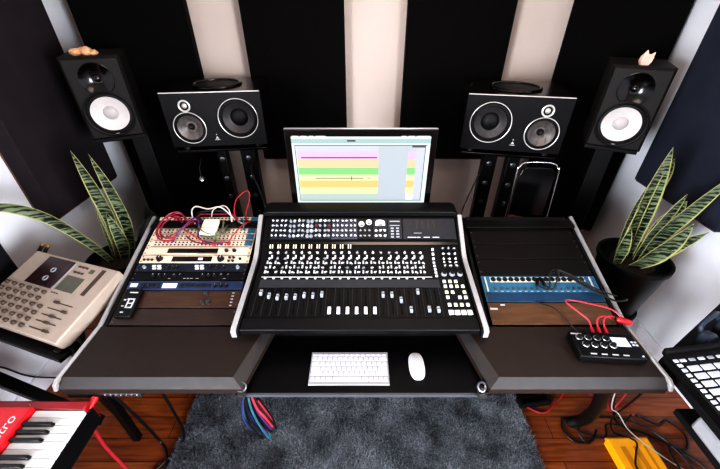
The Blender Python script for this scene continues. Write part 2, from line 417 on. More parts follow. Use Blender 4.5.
# grey band under the knobs, white line, fader tracks
Cn(plate(-.41,.325,1.03,1.072,1,.0012)).build('grey_band','console_grey',con)
Cn(plate(-.41,.30,1.083,1.087,1,.0016)).build('white_line','line_white',con)
mb = MB()
for i in range(NCH+1): plate(X0+(i-.5)*pitch-.0008,X0+(i-.5)*pitch+.0008,.895,1.03,1,.0014,0,mb)
Cn(mb).build('fader_strip_lines','console_grey',con)
mb = MB()
for i in range(NCH): plate(X0+i*pitch-.0018,X0+i*pitch+.0018,.905,1.02,1,.0009,0,mb)
Cn(mb).build('fader_slots','black_gloss',con)
fy = [1.0,.985,.978,.98,.98,.988,.986,.992,.915,.915,.915,.915,.915,.915,.99,.99,.965,.92,1.005,.922,.92]
for i in range(NCH):
    low = 8 <= i <= 13
    w = .0065 if low else .0055
    f = fr(X0+i*pitch, fy[i], 1)
    mb = MB().box(-w,w,-.012,.012,.002,.012,0,f).box(-w*1.01,w*1.01,-.0016,.0016,.0115,.0125,1,f)
    mb.box(-w*.9,w*.9,-.014 if low else -.008,.014 if low else -.002,.012,.0134,2,f)
    Cn(mb).build('fader_cap',['knob_grey','knob_black','knob_white'] if not low else ['knob_white','knob_grey','knob_white'],con)
# buttons row below line
mb = MB()
for i in range(NCH-1):
    pass
mb = MB()
for i in range(NCH-1): Cn(plate(X0+i*pitch-.005,X0+i*pitch+.004,1.074,1.083,1,.005)).build('channel_button','knob_white',con)
# knobs : 5 rows x 20 channels as parts
def knob(r, h, f, cap, skirt='knob_black', name='channel_knob', par=None, ang=0.):
    mb = MB().lathe([(r*1.15,0),(r*1.15,h*.25),(r,h*.35),(r*.9,h)],(0,0,0),(0,0,1),10,0)
    mb.lathe([(r*.85,h),(r*.8,h+.0012)],(0,0,0),(0,0,1),10,1)
    mb.box(-r*.18,r*.18,0,r*1.3,h*.6,h+.0016,1,Matrix.Rotation(ang,4,'Z'))
    mb.v = [tuple(f @ Vector(v)) for v in mb.v]
    return Cn(mb).build(name,[skirt,cap],par or con)
rows = [(1.103,1),(1.128,1),(1.155,1),(1.181,2),(1.204,2)]
for j,(y,sec) in enumerate(rows):
    for i in range(20):
        dx = (-.006 if (j%2) else .006) + random.uniform(-.001,.001)
        if j >= 3: dx = .0
        knob(.0066,.011,fr(X0+i*pitch+dx,y,sec),'knob_white' if random.random()<.88 else 'knob_grey','knob_black','channel_knob',None,random.uniform(-2.2,2.2))
# slanted white legend strips beside the knobs, and small push buttons (beyond the hundred)
mb = MB()
for i in range(20):
    for j,(y,sec) in enumerate([(1.112,1),(1.14,1),(1.166,1),(1.19,2)]):
        if random.random() < .85:
            f = fr(X0+i*pitch+(.008 if j%2 else -.008),y,sec)
            mb.box(-.0034,.0034,-.0075,.0075,.001,.006,0,f)
Cn(mb).build('channel_push_buttons','knob_white',con)['kind'] = 'stuff'
mb = MB()
for i in range(11):
    for k in (-1,1):
        f = fr(X0+i*pitch+k*.005,1.232,2); Cn(MB().box(-.0022,.0022,-.009,.009,.0,.006,0,f)).build('gain_switch','cream_bright',con)
mb = MB(); f = fr(-.0,1.245,2)
mb.box(-.435,.435,-.007,.007,-.002,.0015,0,f); Cn(mb).build('bridge_gap_strip','black_gloss',con)
# master section
mb = MB()
for y,sec,n in ((1.20,2,1),):
    pass
for r_,(y,sec) in enumerate([(1.222,2),(1.20,2),(1.18,2),(1.16,1),(1.14,1)]):
    for c_ in range(3):
        knob(.006,.011,fr(.362+c_*.0255,y,sec),'knob_white' if r_ else 'knob_grey','knob_black','master_knob',None,random.uniform(-2,2))
for k in range(3):
    knob(.0105,.012,fr(.352+k*.033,1.1,1),'knob_black','knob_grey','monitor_knob')
mb = MB()
for r_ in range(8):
    Cn(plate(.314,.324,1.085+r_*.0185,1.095+r_*.0185,1 if 1.09+r_*.0185 < Y1 else 2,.005)).build('routing_button','knob_white',con)
for r_,y in enumerate((.91,.945,.98,1.005,1.035,1.06)):
    for c_ in range(4):
        big = r_ == 0
        if r_ and (r_*c_+c_) % 5 == 3: continue
        mm = 'knob_white' if big or (r_+c_)%3 else 'cream_key'
        cx = .345+c_*.0235
        Cn(plate(cx-(.0095 if big else .0065),cx+(.0095 if big else .0065),y-(.010 if big else .007),y+(.010 if big else .007),1,.006)).build('master_button',mm,con,bevel=.001)
# bridge modules
BY0, BY1 = 1.262, 1.35
def module(x0,x1,m): return Cn(plate(x0+.0008,x1-.0008,BY0,BY1,2,.003)).build('bridge_module',m,con,bevel=.0008)
mw = .0393
for i in range(10):
    x0 = -.405+i*mw; md = module(x0,x0+mw,'module' if i<7 else 'module_lt')
    n = 4
    for r_ in range(n):
        for c_ in range(2):
            f = fr(x0+mw*(.28+.44*c_),BY0+.012+r_*.021,2)
            cap = 'knob_white' if i in (0,1,7,8,9) or (r_+c_+i)%3==0 else 'knob_grey'
            if i in (5,6) and r_ == 2 and c_ == i-5: cap = 'knob_red'
            knob(.0075 if i in (3,4,5,6) else .0058,.012,f,cap,'knob_grey' if i in (2,4) else 'knob_black','module_knob',md,random.uniform(-2,2))
x0 = -.405+10*mw
md = module(x0,x0+.07,'black')
for c_ in range(2):
    f = fr(x0+.018+c_*.034,1.333-.008*(1-c_),2)
    mb = MB().lathe([(.0135,.003),(.0135,.008),(.0115,.0085)],n=18); mb.v=[tuple(f@Vector(v)) for v in mb.v]; mt = Cn(mb).build('vu_meter','knob_white',md)
    mb = MB().box(-.0008,.0008,-.008,.006,.009,.0095,0,f @ Matrix.Rotation(.5-c_,4,'Z')).box(-.007,.007,-.011,-.007,.009,.0098,0,f); Cn(mb).build('needle','knob_black',mt)
for r_ in range(2):
    for c_ in range(3): knob(.0058,.01,fr(x0+.014+c_*.02,BY0+.012+r_*.022,2),'knob_grey','knob_black','module_knob',md,random.uniform(-2,2))
x0 += .07
md = module(x0,x0+.066,'module')
f = fr(x0+.033,1.329,2)
arch = [(-.022,-.012),(.022,-.012),(.022,.004)]+[(.022*math.cos(t),.004+.013*math.sin(t)) for t in (.5,.9,1.3,1.57,1.85,2.25,2.65)]+[(-.022,.004)]
mb = MB().prism(arch,.003,.006); mb.v=[tuple(f@Vector(v)) for v in mb.v]; mt = Cn(mb).build('vu_meter','lcd',md)
Cn(MB().box(-.009,.009,-.012,-.007,.006,.0075,0,f)).build('needle','knob_black',mt)
for r_ in range(2):
    for c_ in range(3): knob(.0068,.01,fr(x0+.013+c_*.02,BY0+.012+r_*.022,2),'knob_white','knob_black','module_knob',md,random.uniform(-2,2))
x0 += .066
md = module(x0,x0+.066,'module')
mb = MB()
plate(x0+.01,x0+.056,1.335,1.34,2,.0035,0,mb); plate(x0+.01,x0+.056,1.318,1.322,2,.0035,0,mb)
for r_ in range(4):
    for c_ in range(2): Cn(plate(x0+.014+c_*.024,x0+.028+c_*.024,BY0+.006+r_*.012,BY0+.012+r_*.012,2,.007)).build('module_button','knob_grey',md)
Cn(mb).build('module_display','knob_grey',md)
x0 += .068
md = module(x0,.432,'module')
mb = MB()
for k in range(4): plate(x0+.062+k*.026,x0+.070+k*.026,1.305,1.345,2,.0034,0,mb)
plate(x0+.05,x0+.085,1.286,1.289,2,.0034,1,mb)
for a,b in ((.02,.06),(.062,.078),(.092,.12),(.132,.162)): plate(x0+a,x0+b,1.268,1.2715,2,.0036,2,mb)
Cn(mb).build('meter_markings',['knob_black','knob_grey','line_white'],md)

# ------------------------------------------------------------------ monitor
mon = thing('desktop_computer','wide silver backed desktop computer with coloured audio tracks on screen, behind the mixing console','computer',(0,1.5,.715))
MB().box(-.339,.339,-.004,.010,.21,.613).build('case_shell','silver',mon,bevel=.006)
MB().box(-.337,.337,-.010,-.003,.212,.609).build('bezel','black_gloss',mon,bevel=.003)
def scr():
    cols = {}
    def E(name,rgb,e=1.85):
        m = mat('screen_'+name, rgb, .3, var=0.0); b = m.node_tree.nodes['Principled BSDF']
        b.inputs['Emission Color'].default_value = lin(rgb)+(1,); b.inputs['Emission Strength'].default_value = e
        for l in list(m.node_tree.links):
            if l.to_socket == b.inputs['Base Color']: m.node_tree.links.remove(l)
        b.inputs['Base Color'].default_value = (.02,.02,.02,1); return m
    mats = [E('frame',(222,236,232)),E('grey',(190,200,208)),E('pink',(228,194,228)),E('line',(150,84,110)),E('tan',(226,206,164)),E('green',(140,212,136)),
            E('paleyellow',(236,236,184)),E('orange',(228,200,130)),E('yellow',(240,230,176)),E('greygreen',(184,204,196)),E('white',(246,252,248)),E('dark',(74,82,86)),E('lilac',(204,208,220)),E('header',(170,196,194))]
    W,Hh = .617,.328; mb = MB()
    def q(u0,u1,v0,v1,mi,lay): 
        x0=-W/2+u0*W; x1=-W/2+u1*W; z1=.578-v0*Hh; z0=.578-v1*Hh; y=-.0105-lay*.0003
        mb.add([(x0,y,z0),(x1,y,z0),(x1,y,z1),(x0,y,z1)],[(0,1,2,3)],mi)
    q(0,1,0,1,0,0); q(0,1,.03,.095,13,1); q(.02,.98,.115,.125,11,2); q(.03,.97,.125,.96,1,1)
    q(.02,.025,.12,.965,11,2); q(.965,.97,.12,.965,11,2); q(.02,.97,.96,.968,11,2)
    B = [(.13,.20,12),(.20,.325,2),(.325,.445,4),(.445,.55,5),(.55,.64,6),(.64,.75,7),(.75,.85,8),(.85,.955,9)]
    for v0,v1,mi in B:
        q(.03,.63,v0,v1,mi,2)
        if mi not in (12,9): q(.845,.905,v0,v1,mi,2)
    q(.85,.905,.845,.95,10,2)
    q(.06,.62,.285,.305,3,3); q(.15,.52,.598,.610,11,3); q(.545,.58,.598,.608,11,3); q(.425,.43,.57,.64,11,3)
    q(.905,.965,.16,.95,12,2); q(.40,.46,.045,.07,11,2); q(.87,.97,.122,.15,11,3)
    for k in range(9): q(.91,.96,.2+k*.08,.205+k*.08,9,3)
    for k in range(20):
        if k not in (4,9,13): q(.01+k*.012,.018+k*.012,-.012,.012,10,3)
        if k < 17 and k not in (3,8): q(.79+k*.012,.797+k*.012,-.012,.012,10,3)
    for k in range(24): q(.05+k*.024,.052+k*.024,.85,.862,13,3)
    mb.build('screen',mats,mon,smooth=False)
scr()
MB().box(-.09,.09,.02,.14,0,.008).prism([(.10,.008),(.13,.008),(.05,.35),(.02,.35)],-.08,.08,'x').build('stand_foot','silver',mon,bevel=.003)

# ------------------------------------------------------------------ keyboard and mouse
kb = thing('computer_keyboard','slim white computer keyboard on the black sliding tray','keyboard',(-.042,.754,.688))
MB().prism([(-.065,0),(.065,0),(.065,.011),(-.065,.005)],-.141,.141,'x').build('keyboard_base','alu',kb,bevel=.002)
kpr = MB()
def krow(y, cells, hgt=.0165):
    tot = sum(cells); x = -.137; u = .274/tot
    for c in cells:
        w = c*u; zb = .005+(y+.065)/.13*.006
        kpr.box(x+.0012,x+w-.0012,y-hgt/2,y+hgt/2,zb-.001,zb+.0026); x += w
krow(.051,[1]*14,.009)
krow(.035,[1]*13+[1.6]); krow(.016,[1.6]+[1]*13); krow(-.003,[1.9]+[1]*11+[1.9]); krow(-.022,[2.4]+[1]*10+[2.4]); krow(-.043,[1,1,1,1.3,5.4,1.3,1,.9,.9,.9])
kpr.build('keys','apple_white',kb,bevel=.0008,seg=1)
ms = thing('computer_mouse','flat white computer mouse on the black tray beside the keyboard','mouse',(.201,.762,.688))
rings = []
for z,k in ((0,.93),(.006,1),(.012,.95),(.017,.75),(.0195,.45),(.0203,.1)):
    rings.append([(k*.029*abs(math.cos(t))**.75*math.copysign(1,math.cos(t)), k*.056*abs(math.sin(t))**.8*math.copysign(1,math.sin(t)), z) for t in [2*PI*i/28 for i in range(28)]])
MB().loft(rings).build('mouse_shell','apple_white',ms)

# ------------------------------------------------------------------ speakers
def driver_parts(o, cx, cz, R, y, cone, cap, ring, name, deep=.03, capr=.3):
    ax = (0,-1,0); c = (cx,y,cz)
    MB().torus((cx,y-.001,cz),ax,R,.0026,36,8).build(name+'_ring',ring,o)
    MB().lathe([(R,0.0005),(R*.96,-.004),(R*.92,.003),(R*.84,.004),(R*.79,-.004)],c,ax,36,0,False).build(name+'_surround','rubber',o)
    w = MB().lathe([(R*.80,-.003),(R*.6,-deep*.5),(R*.35,-deep),(R*.1,-deep)],c,ax,36,0,False).build(name+'_cone',cone,o)
    MB().lathe([(R*(capr+.06),-deep*.95),(R*capr,-deep*.6),(R*capr*.7,-deep*.35),(R*capr*.3,-deep*.2),(R*.01,-deep*.18)],c,ax,24,0,False).build('dust_cap',cap,w)
def make_hs(label, loc, rz):
    o = thing('studio_monitor_speaker',label,'speaker',loc,(0,0,rz),'white coned studio speakers')
    W,H_,Dp = .25,.39,.334
    ch = .012
    # cabinet with chamfered front edges; front face at local y=0 facing -y; hollow recesses are shaped parts
    mb = MB().loft([[(-W/2+a,yy,a),(W/2-a,yy,a),(W/2-a,yy,H_-a),(-W/2+a,yy,H_-a)] for a,yy in ((ch,0),(0,ch*1.2),(0,Dp-.004),(.004,Dp))])
    del mb.f[-2], mb.m[-2]
    mb.add(*holed(W-2*ch,H_-2*ch,ch,[(0,.125,.100),(0,.292,.070)]))
    mb.build('cabinet','cab_vinyl',o)
    R = .100; cz = .125
    ax=(0,-1,0)
    MB().lathe([(.112,0),(.112,.005),(.106,.008),(.100,.005),(.100,-.006)],(0,0,cz),ax,40,0,False).build('woofer_frame','rubber',o)
    MB().lathe([(.101,-.004),(.097,.003),(.090,.004),(.084,-.003)],(0,0,cz),ax,40,0,False).build('woofer_surround','rubber',o)
    w = MB().lathe([(.086,-.002),(.06,-.014),(.035,-.026),(.02,-.030)],(0,0,cz),ax,40,0,False).build('woofer_cone','cone_white',o)
    MB().lathe([(.034,-.026),(.031,-.020),(.022,-.013),(.010,-.010),(.0005,-.0095)],(0,0,cz),ax,28,0,False).build('dust_cap','cone_cap',w)
    hz = .292
    h = MB().lathe([(.075,0.0005),(.072,.002),(.068,.0),(.055,-.008),(.035,-.018),(.018,-.022),(.001,-.022)],(0,0,hz),ax,36,0,False).build('tweeter_horn','black_gloss',o)
    MB().lathe([(.018,-.022),(.015,-.014),(.008,-.010),(.0005,-.009)],(0,0,hz),ax,20,0,False).build('tweeter_dome','black_gloss',h)
    MB().lathe([(.0075,0),(.0075,.002)],(0,0,.024),ax,16).torus((0,-.001,.024),ax,.0078,.001,16,6).build('badge','line_white',o)
    # rear panel
    MB().box(-.1,.1,Dp,Dp+.004,.03,.3).build('rear_panel','black',o)
    return o
def face_angle(pl,pr): return math.atan2(pr[1]-pl[1],pr[0]-pl[0])
hl = ((-1.405,1.765),(-1.178,1.871)); hr = ((1.197,1.803),(1.418,1.686))
make_hs('black studio speaker with white cone at left, a golden rock on top', ((hl[0][0]+hl[1][0])/2,(hl[0][1]+hl[1][1])/2,1.176), face_angle(*hl))
make_hs('black studio speaker with white cone at right, a pale pink crystal on top', ((hr[0][0]+hr[1][0])/2,(hr[0][1]+hr[1][1])/2,1.143), face_angle(*hr))
def hs_stand(label, cx, cy, ztop, rz, dx=0.):
    o = thing('speaker_stand',label,'speaker stand',(cx,cy,0),(0,0,rz),'speaker stands')
    MB().box(-.12,.12,-.15,.15,ztop-.02,ztop).build('top_plate','black',o,bevel=.003)
    MB().box(dx-.045,dx+.045,-.02,.08,.03,ztop-.02).build('column','black',o,bevel=.004)
    MB().box(-.13,.13,-.15,.15,0,.03).build('base_plate','black',o,bevel=.004)
def off(p,d,ang): return (p[0]-math.sin(ang)*d, p[1]+math.cos(ang)*d)
al = face_angle(*hl); ar = face_angle(*hr)
cl = off(((hl[0][0]+hl[1][0])/2,(hl[0][1]+hl[1][1])/2),.17,al); cr = off(((hr[0][0]+hr[1][0])/2,(hr[0][1]+hr[1][1])/2),.17,ar)
hs_stand('black column stand carrying the left white-coned speaker',cl[0],cl[1],1.176,al,.07)
hs_stand('black column stand carrying the right white-coned speaker',cr[0],cr[1],1.143,ar)
# rocks on top of them
def rock(mb, c, sx, sy, sz, seed):
    rnd = random.Random(seed); n = 10; rings = []
    for j in range(1,6):
        t = PI*j/6; rings.append([(c[0]+sx*math.sin(t)*math.cos(2*PI*i/n)*rnd.uniform(.75,1.15), c[1]+sy*math.sin(t)*math.sin(2*PI*i/n)*rnd.uniform(.75,1.15), c[2]+sz*(1-math.cos(t))*rnd.uniform(.92,1.05)) for i in range(n)])
    z0 = c[2]
    rings[0] = [(x,y,z0) for x,y,z in rings[0]]
    return mb.loft(rings)
rk = rock(rock(rock(MB(),(-.03,0,0),.032,.025,.017,1),(.012,0,0),.03,.026,.020,2),(.04,.0,0),.022,.02,.013,5).build('golden_rock','crystal_g',smooth=False)
rl = off(((hl[0][0]+hl[1][0])/2,(hl[0][1]+hl[1][1])/2),.07,al); rk.location = (rl[0]-.012,rl[1]-.02,1.5665); rk.rotation_euler=(0,0,.25)
tag(rk,'low lumpy golden pink rock on top of the left white-coned speaker','rock')
cry = MB()
cry.loft([[(x*k+dx,y*k,z) for x,y in ((-.022,-.014),(.022,-.014),(.026,.008),(0,.02),(-.026,.008))] for k,z,dx in ((.7,0,0),(1,.016,0),(1.0,.034,.002),(.8,.046,.004))])
cry.loft([[(x*k+dx,y*k,z) for x,y in ((-.012,-.01),(.01,-.01),(.012,.008),(-.01,.009))] for k,z,dx in ((1,.036,-.008),(.7,.050,-.008),(.15,.062,-.006))])
cry.loft([[(x*k+dx,y*k,z) for x,y in ((-.009,-.008),(.01,-.008),(.01,.007),(-.009,.007))] for k,z,dx in ((1,.036,.014),(.7,.046,.020),(.15,.055,.026))])
ck = cry.build('pink_crystal','crystal',smooth=False)
rr = off(((hr[0][0]+hr[1][0])/2,(hr[0][1]+hr[1][1])/2),.06,ar); ck.location = (rr[0],rr[1],1.533); ck.rotation_euler=(0,0,-.3)
tag(ck,'pale pink two-pointed crystal on top of the right white-coned speaker','crystal')

def make_focal(label, loc, rz, flip):
    o = thing('three_way_speaker',label,'speaker',loc,(0,0,rz),'horizontal three-way speakers')
    W,H_,Dp = .515,.29,.40
    mb = MB().box(-W/2,W/2,.012,Dp,.004,H_-.001); del mb.f[2], mb.m[2]; mb.build('cabinet','gloss_top',o)
    s = -1 if flip else 1
    mb = MB().box(-W/2,W/2,0,.014,0,H_); del mb.f[2:4], mb.m[2:4]
    mb.add(*holed(W,H_,0,[(s*.122,.148,.104),(-s*.143,.105,.083),(-s*.143,.222,.026)])); mb.build('baffle','focal',o)
    MB().box(-W/2+.002,W/2-.002,-.0006,.002,H_-.004,H_+.0006).build('baffle_top_edge','ring_white',o)
    s = -1 if flip else 1
    driver_parts(o, s*.122,.148,.105,-.001,'cone_dark','rubber','ring_white','woofer',.035,.42)
    driver_parts(o, -s*.143,.105,.084,-.001,'cone_grey','knob_black','ring_white','midrange',.03,.16)
    MB().torus((-s*.143,-.002,.222),(0,-1,0),.027,.005,28,8).build('tweeter_ring','ring_white',o)
    t = MB().lathe([(.026,.0),(.016,-.006),(.001,-.006)],(-s*.143,-.001,.222),(0,-1,0),24,0,False).build('tweeter_face','rubber',o)
    MB().lathe([(.014,-.005),(.011,.0),(.005,.003),(.0004,.004)],(-s*.143,-.002,.222),(0,-1,0),20,0,False).build('tweeter_dome','ring_white',t)
    mb = MB().lathe([(.003,0),(.003,.0015)],(-s*.012,-.0005,.065),(0,-1,0),10)
    mb.prism([(-.009-s*.012,.042),(.009-s*.012,.042),(-s*.012,.055)],-.0012,0,'y').box(-.014-s*.012,.014-s*.012,-.0012,0,.034,.037)
    mb.build('badge','line_white',o)
    # round passive unit on top
    MB().torus((0,.19,H_+.002),(0,0,1),.128,.009,40,8).build('top_radiator_ring','black_gloss',o)
    MB().lathe([(.122,.004),(.10,.001),(.06,.006),(.001,.007)],(0,.19,H_),(0,0,1),36,0,False).build('top_radiator','rubber',o)
    return o
fl = ((-1.05,1.88),(-.541,1.942)); frr = ((.565,1.872),(1.05,1.775))
ma = lambda a: ((a[0][0]+a[1][0])/2,(a[0][1]+a[1][1])/2)
fal = face_angle(*fl); far_ = face_angle(*frr)
make_focal('black horizontal three-way speaker left of the computer screen', (*ma(fl),1.10), fal, False)
make_focal('black horizontal three-way speaker right of the computer screen', (*ma(frr),1.10), far_, True)
def focal_stand(label, c, rz, ups):
    o = thing('speaker_stand',label,'speaker stand',(c[0],c[1],0),(0,0,rz),'speaker stands')
    MB().box(-.25,.25,-.19,.19,1.065,1.08).build('top_plate','black_gloss',o,bevel=.003)
    for x in (-.2,.2):
        for y in (-.15,.15): MB().lathe([(.022,1.08),(.018,1.1)],(x,y,0),(0,0,1),16).build('isolation_foot','rubber',o)
    for x,w in ups:
        u = MB().box(x-w/2,x+w/2,-.06,.03,.03,1.065).build('upright','black',o,bevel=.004)
        for k in range(5): MB().lathe([(.016,0),(.016,.006),(.009,.009)],(x,-.06,.45+k*.13),(0,-1,0),16).build('chrome_bolt','steel',u)
    MB().box(-.25,.25,-.19,.19,0,.03).build('base_plate','black',o,bevel=.004)
    return o
c1 = off(ma(fl),.19,fal); c2 = off(ma(frr),.19,far_)
focal_stand('black twin column stand under the left three-way speaker',c1,fal,((-.05,.05),(.11,.09)))
focal_stand('black twin column stand under the right three-way speaker',c2,far_,((-.06,.08),(.075,.07)))
lp = thing('pendant_bulb','small warm glowing bulb hanging under the left three-way speaker','lamp',(-.885,1.76,.95))
MB().ball((0,0,.012),.010,12).build('bulb','bulb',lp)
MB().lathe([(.018,.012),(.012,.026),(.004,.03)],n=14).build('lamp_shade','steel',lp)
MB().tube([(0,0,.03),(0.0,.01,.075),(.0,.06,.112)],.0018).build('cord','c_blk',lp)
tag(MB().tube([(.72,1.92,1.06),(.66,1.78,1.0),(.56,1.62,.9),(.50,1.5,.84),(.49,1.46,.78)],.004).build('speaker_cable','c_blk'),'black cable slanting from the right three-way speaker down behind the console','cable')
tag(MB().tube([(-.60,1.80,1.06),(-.58,1.7,1.03),(-.52,1.6,.96),(-.478,1.5,.90),(-.475,1.46,.8)],.004).build('speaker_cable','c_blk'),'black cable slanting from the left three-way speaker down behind the console','cable')
tag(MB().tube([(1.52,2.13,1.12),(1.545,2.125,.9),(1.55,2.12,.6),(1.545,2.12,.2),(1.5,2.1,.01)],.005).build('hanging_cable','c_gry'),'thin grey cable hanging down the back right corner panel','cable')
# folded chrome chair behind the right rack
fc = thing('folding_chair','folded chair with chrome tube frame and dark glossy back, leaning behind the right rack','chair',(.905,1.585,0),(0,0,-.08))
MB().tube([(-.105,-.05,0.01),(-.105,-.0,.5),(-.105,.06,1.02),(-.095,.07,1.075),(-.06,.075,1.10),(.06,.075,1.10),(.095,.07,1.075),(.105,.06,1.02),(.105,0,.5),(.105,-.05,.01)],.0038,10).build('tube_frame','chrome',fc)
MB().prism([(-.09,.80),(.09,.80),(.09,1.03),(.08,1.065),(.06,1.08),(-.06,1.08),(-.08,1.065),(-.09,1.03)],.056,.066,'y').build('backrest','black_gloss',fc,bevel=.003)
MB().box(-.09,.09,.02,.045,.35,.72).build('seat','black',fc,bevel=.006)
MB().tube([(-.09,.10,0.01),(-.09,.03,.45),(.09,.03,.45),(.09,.10,.01)],.007,8,0,0).build('rear_legs','chrome',fc)

# ------------------------------------------------------------------ rack gear (local frame: x across, y up the slope, z out of the face)
RA = math.atan(SL)
def rpos(xc, L, up=0.): # world position on rack slope
    return Vector((xc, .9+L*math.cos(RA)-up*math.sin(RA), .745+L*math.sin(RA)+up*math.cos(RA)))
LXC, RXC = -.735, .7505
def unit(name,label,cat,xc,L0,L1,face,group=None,depth=.05,w=.483,th=.003):
    o = thing(name,label,cat,rpos(xc,(L0+L1)/2),(RA,0,0),group)
    h = (L1-L0)/2-.0012
    MB().box(-w/2,w/2,-h,h,0,th).build('faceplate',face,o,bevel=.0008)
    MB().box(-w/2+.03,w/2-.03,-h+.002,h-.002,-depth,0).build('chassis','black',o)
    for sx in (-1,1):
        for sy in (-1,1): MB().lathe([(.0035,th),(.003,th+.0015)],(sx*(w/2-.009),sy*h*.62,0),(0,0,1),8).build('rack_screw','steel',o)
    o['_h'] = h; del o['_h']
    return o
def rknob(o,x,y,r,h,cap='knob_black',mark='knob_white',name='knob'):
    MB().lathe([(r*1.1,.003),(r,.005),(r*.88,.003+h)],(x,y,0),(0,0,1),14,0).box(x-r*.1,x+r*.1,y,y+r*.9,.003+h,.0036+h,1).build(name,[cap,mark],o)
def rbox(o,name,m,x0,x1,y0,y1,z0,z1): return MB().box(x0,x1,y0,y1,z0,z1).build(name,m,o)
pl_names = ['lowest','second lowest','middle','second highest','topmost']
for k in range(5):
    L0 = .382+k*.0365
    o = unit('patch_bay',f'cream patch bay of small jacks in the left rack, {pl_names[k]} of the five',"patch bay",LXC,L0,L0+.0365,'cream',"cream patch bays in the left rack",.04)
    mb = MB()
    for i in range(24):
        for r_ in (-1,1): mb.lathe([(.0042,.003),(.0042,.0045)],(-.205+i*.0178,r_*.007,0),(0,0,1),8)
    mb.build('jack_sockets','knob_black',o)
    rbox(o,'label_strip','slot',-.22,.22,-.0172,-.0150,.003,.0034)
    rbox(o,'blue_end_block','blue',.205,.236,-.012,.012,.003,.009)
o = unit('rack_effects_unit','cream rack unit with long black window directly under the patch bays','rack unit',LXC,.338,.381,'cream')
rbox(o,'display_window','glass_dk',-.135,.09,-.012,.012,.003,.0045)
for x in (.13,.165): rknob(o,x,.0,.008,.012)
rbox(o,'label_stripe','c_red',.0,.09,-.0165,-.014,.003,.0036)
o = unit('rack_effects_unit','cream rack unit with black window and round black knobs, second below the patch bays','rack unit',LXC,.293,.336,'cream')
rbox(o,'display_window','glass_dk',-.10,.075,-.013,.013,.003,.0045); rbox(o,'display_digit','lcd',.015,.035,-.006,.006,.0045,.005)
rknob(o,-.155,.0,.013,.014); rknob(o,.115,0,.014,.014)
for x,y in ((.152,.008),(.17,.008),(.152,-.01),(.17,-.01),(.2,.0)): rknob(o,x,y,.0055,.008)
for x in (-.222,-.205,-.188): rknob(o,x,-.004,.0055,.006)
rbox(o,'label_plate','cream_bright',-.135,-.11,-.014,.014,.003,.0037)
o = unit('rack_compressor','dark navy rack unit with two pairs of white buttons in the left rack','rack unit',LXC,.249,.291,'navy')
for x,y in ((-.165,.007),(-.143,.007),(-.160,-.006),(-.138,-.006),(.02,.007),(.042,.007),(.025,-.006),(.047,-.006)): MB().box(x-.008,x+.008,y-.0045,y+.0045,.003,.008).build('white_button','knob_white',o,bevel=.001)
for i in range(6): rknob(o,-.10+i*.018 if i<3 else .08+(i-3)*.03,.0,.007,.01,'knob_black','knob_grey')
rknob(o,-.205,0,.007,.01,'knob_grey','knob_white'); rknob(o,.2,0,.008,.01,'knob_grey','knob_white')
o = unit('rack_preamplifier','slim black rack unit with small outlined knobs in the left rack','rack unit',LXC,.205,.247,'black')
for x in (-.15,-.125,-.1,-.06,-.035,.06,.085,.11,.14,.17): rknob(o,x,.002,.0068,.01,'knob_black','knob_white')
mb = MB()
for x in (-.08,-.015,.0,.015,.04,.155): mb.box(x-.005,x+.005,-.012,-.010,.003,.0034)
mb.build('printed_marks','line_white',o)
o = unit('rack_reverb_unit','blue rack unit with white screen in the left rack','rack unit',LXC,.158,.203,'blue_unit')
rbox(o,'lcd_screen','lcd',-.095,-.035,-.012,.010,.003,.0045); rbox(o,'label_plate','lcd',-.23,-.20,-.008,.010,.003,.004)
for i in range(6): MB().box(-.02+i*.022,-.004+i*.022,-.010,.006,.003,.007).build('button','navy',o,bevel=.001)
for i in range(4): MB().box(-.185+i*.021,-.17+i*.021,-.012,.008,.003,.008).build('button','navy',o,bevel=.001)
for x in (.125,.15,.172): rknob(o,x,-.002,.008,.01,'knob_black','knob_grey')
rbox(o,'bright_top_edge','steel',-.2,.14,.0175,.0205,.003,.0042)
o = unit('rack_shelf_panel','brown laminate rack panel with chrome knobs at its right end, left rack','rack panel',LXC,.078,.156,'brown')
for x,y in ((.10,.022),(.095,-.018),(.118,-.016)): rknob(o,x,y,.008,.014,'steel','knob_black')
mb = MB()
for k in range(5): mb.box(.205,.215,-.03+k*.014,-.026+k*.014,.003,.0036)
mb.build('printed_marks','line_white',o)
unit('rack_shelf_panel','plain dark brown laminate strip just above the left armrest','rack panel',LXC,.004,.076,'brown_dk')
g = thing('power_meter','small black gadget with white markings at the left end of the left rack','gadget',rpos(-.928,.093,.003),(RA,0,-.04))
MB().box(-.034,.034,-.062,.062,0,.018).build('gadget_case','black',g,bevel=.004)
mb = MB().box(-.012,.022,.042,.047,.018,.0186).box(-.022,-.012,.008,.014,.018,.0186)
for a in ((-.008,.024,.012,.018),(.018,.024,-.02,.018),(-.004,.002,-.022,.012),(-.004,.024,-.024,-.019),(.002,.018,-.006,-.001),(-.02,-.01,-.018,-.014),(-.012,.0,-.045,-.040)): mb.box(a[0],a[1],a[2],a[3],.018,.0186)
mb.build('white_markings','line_white',g)
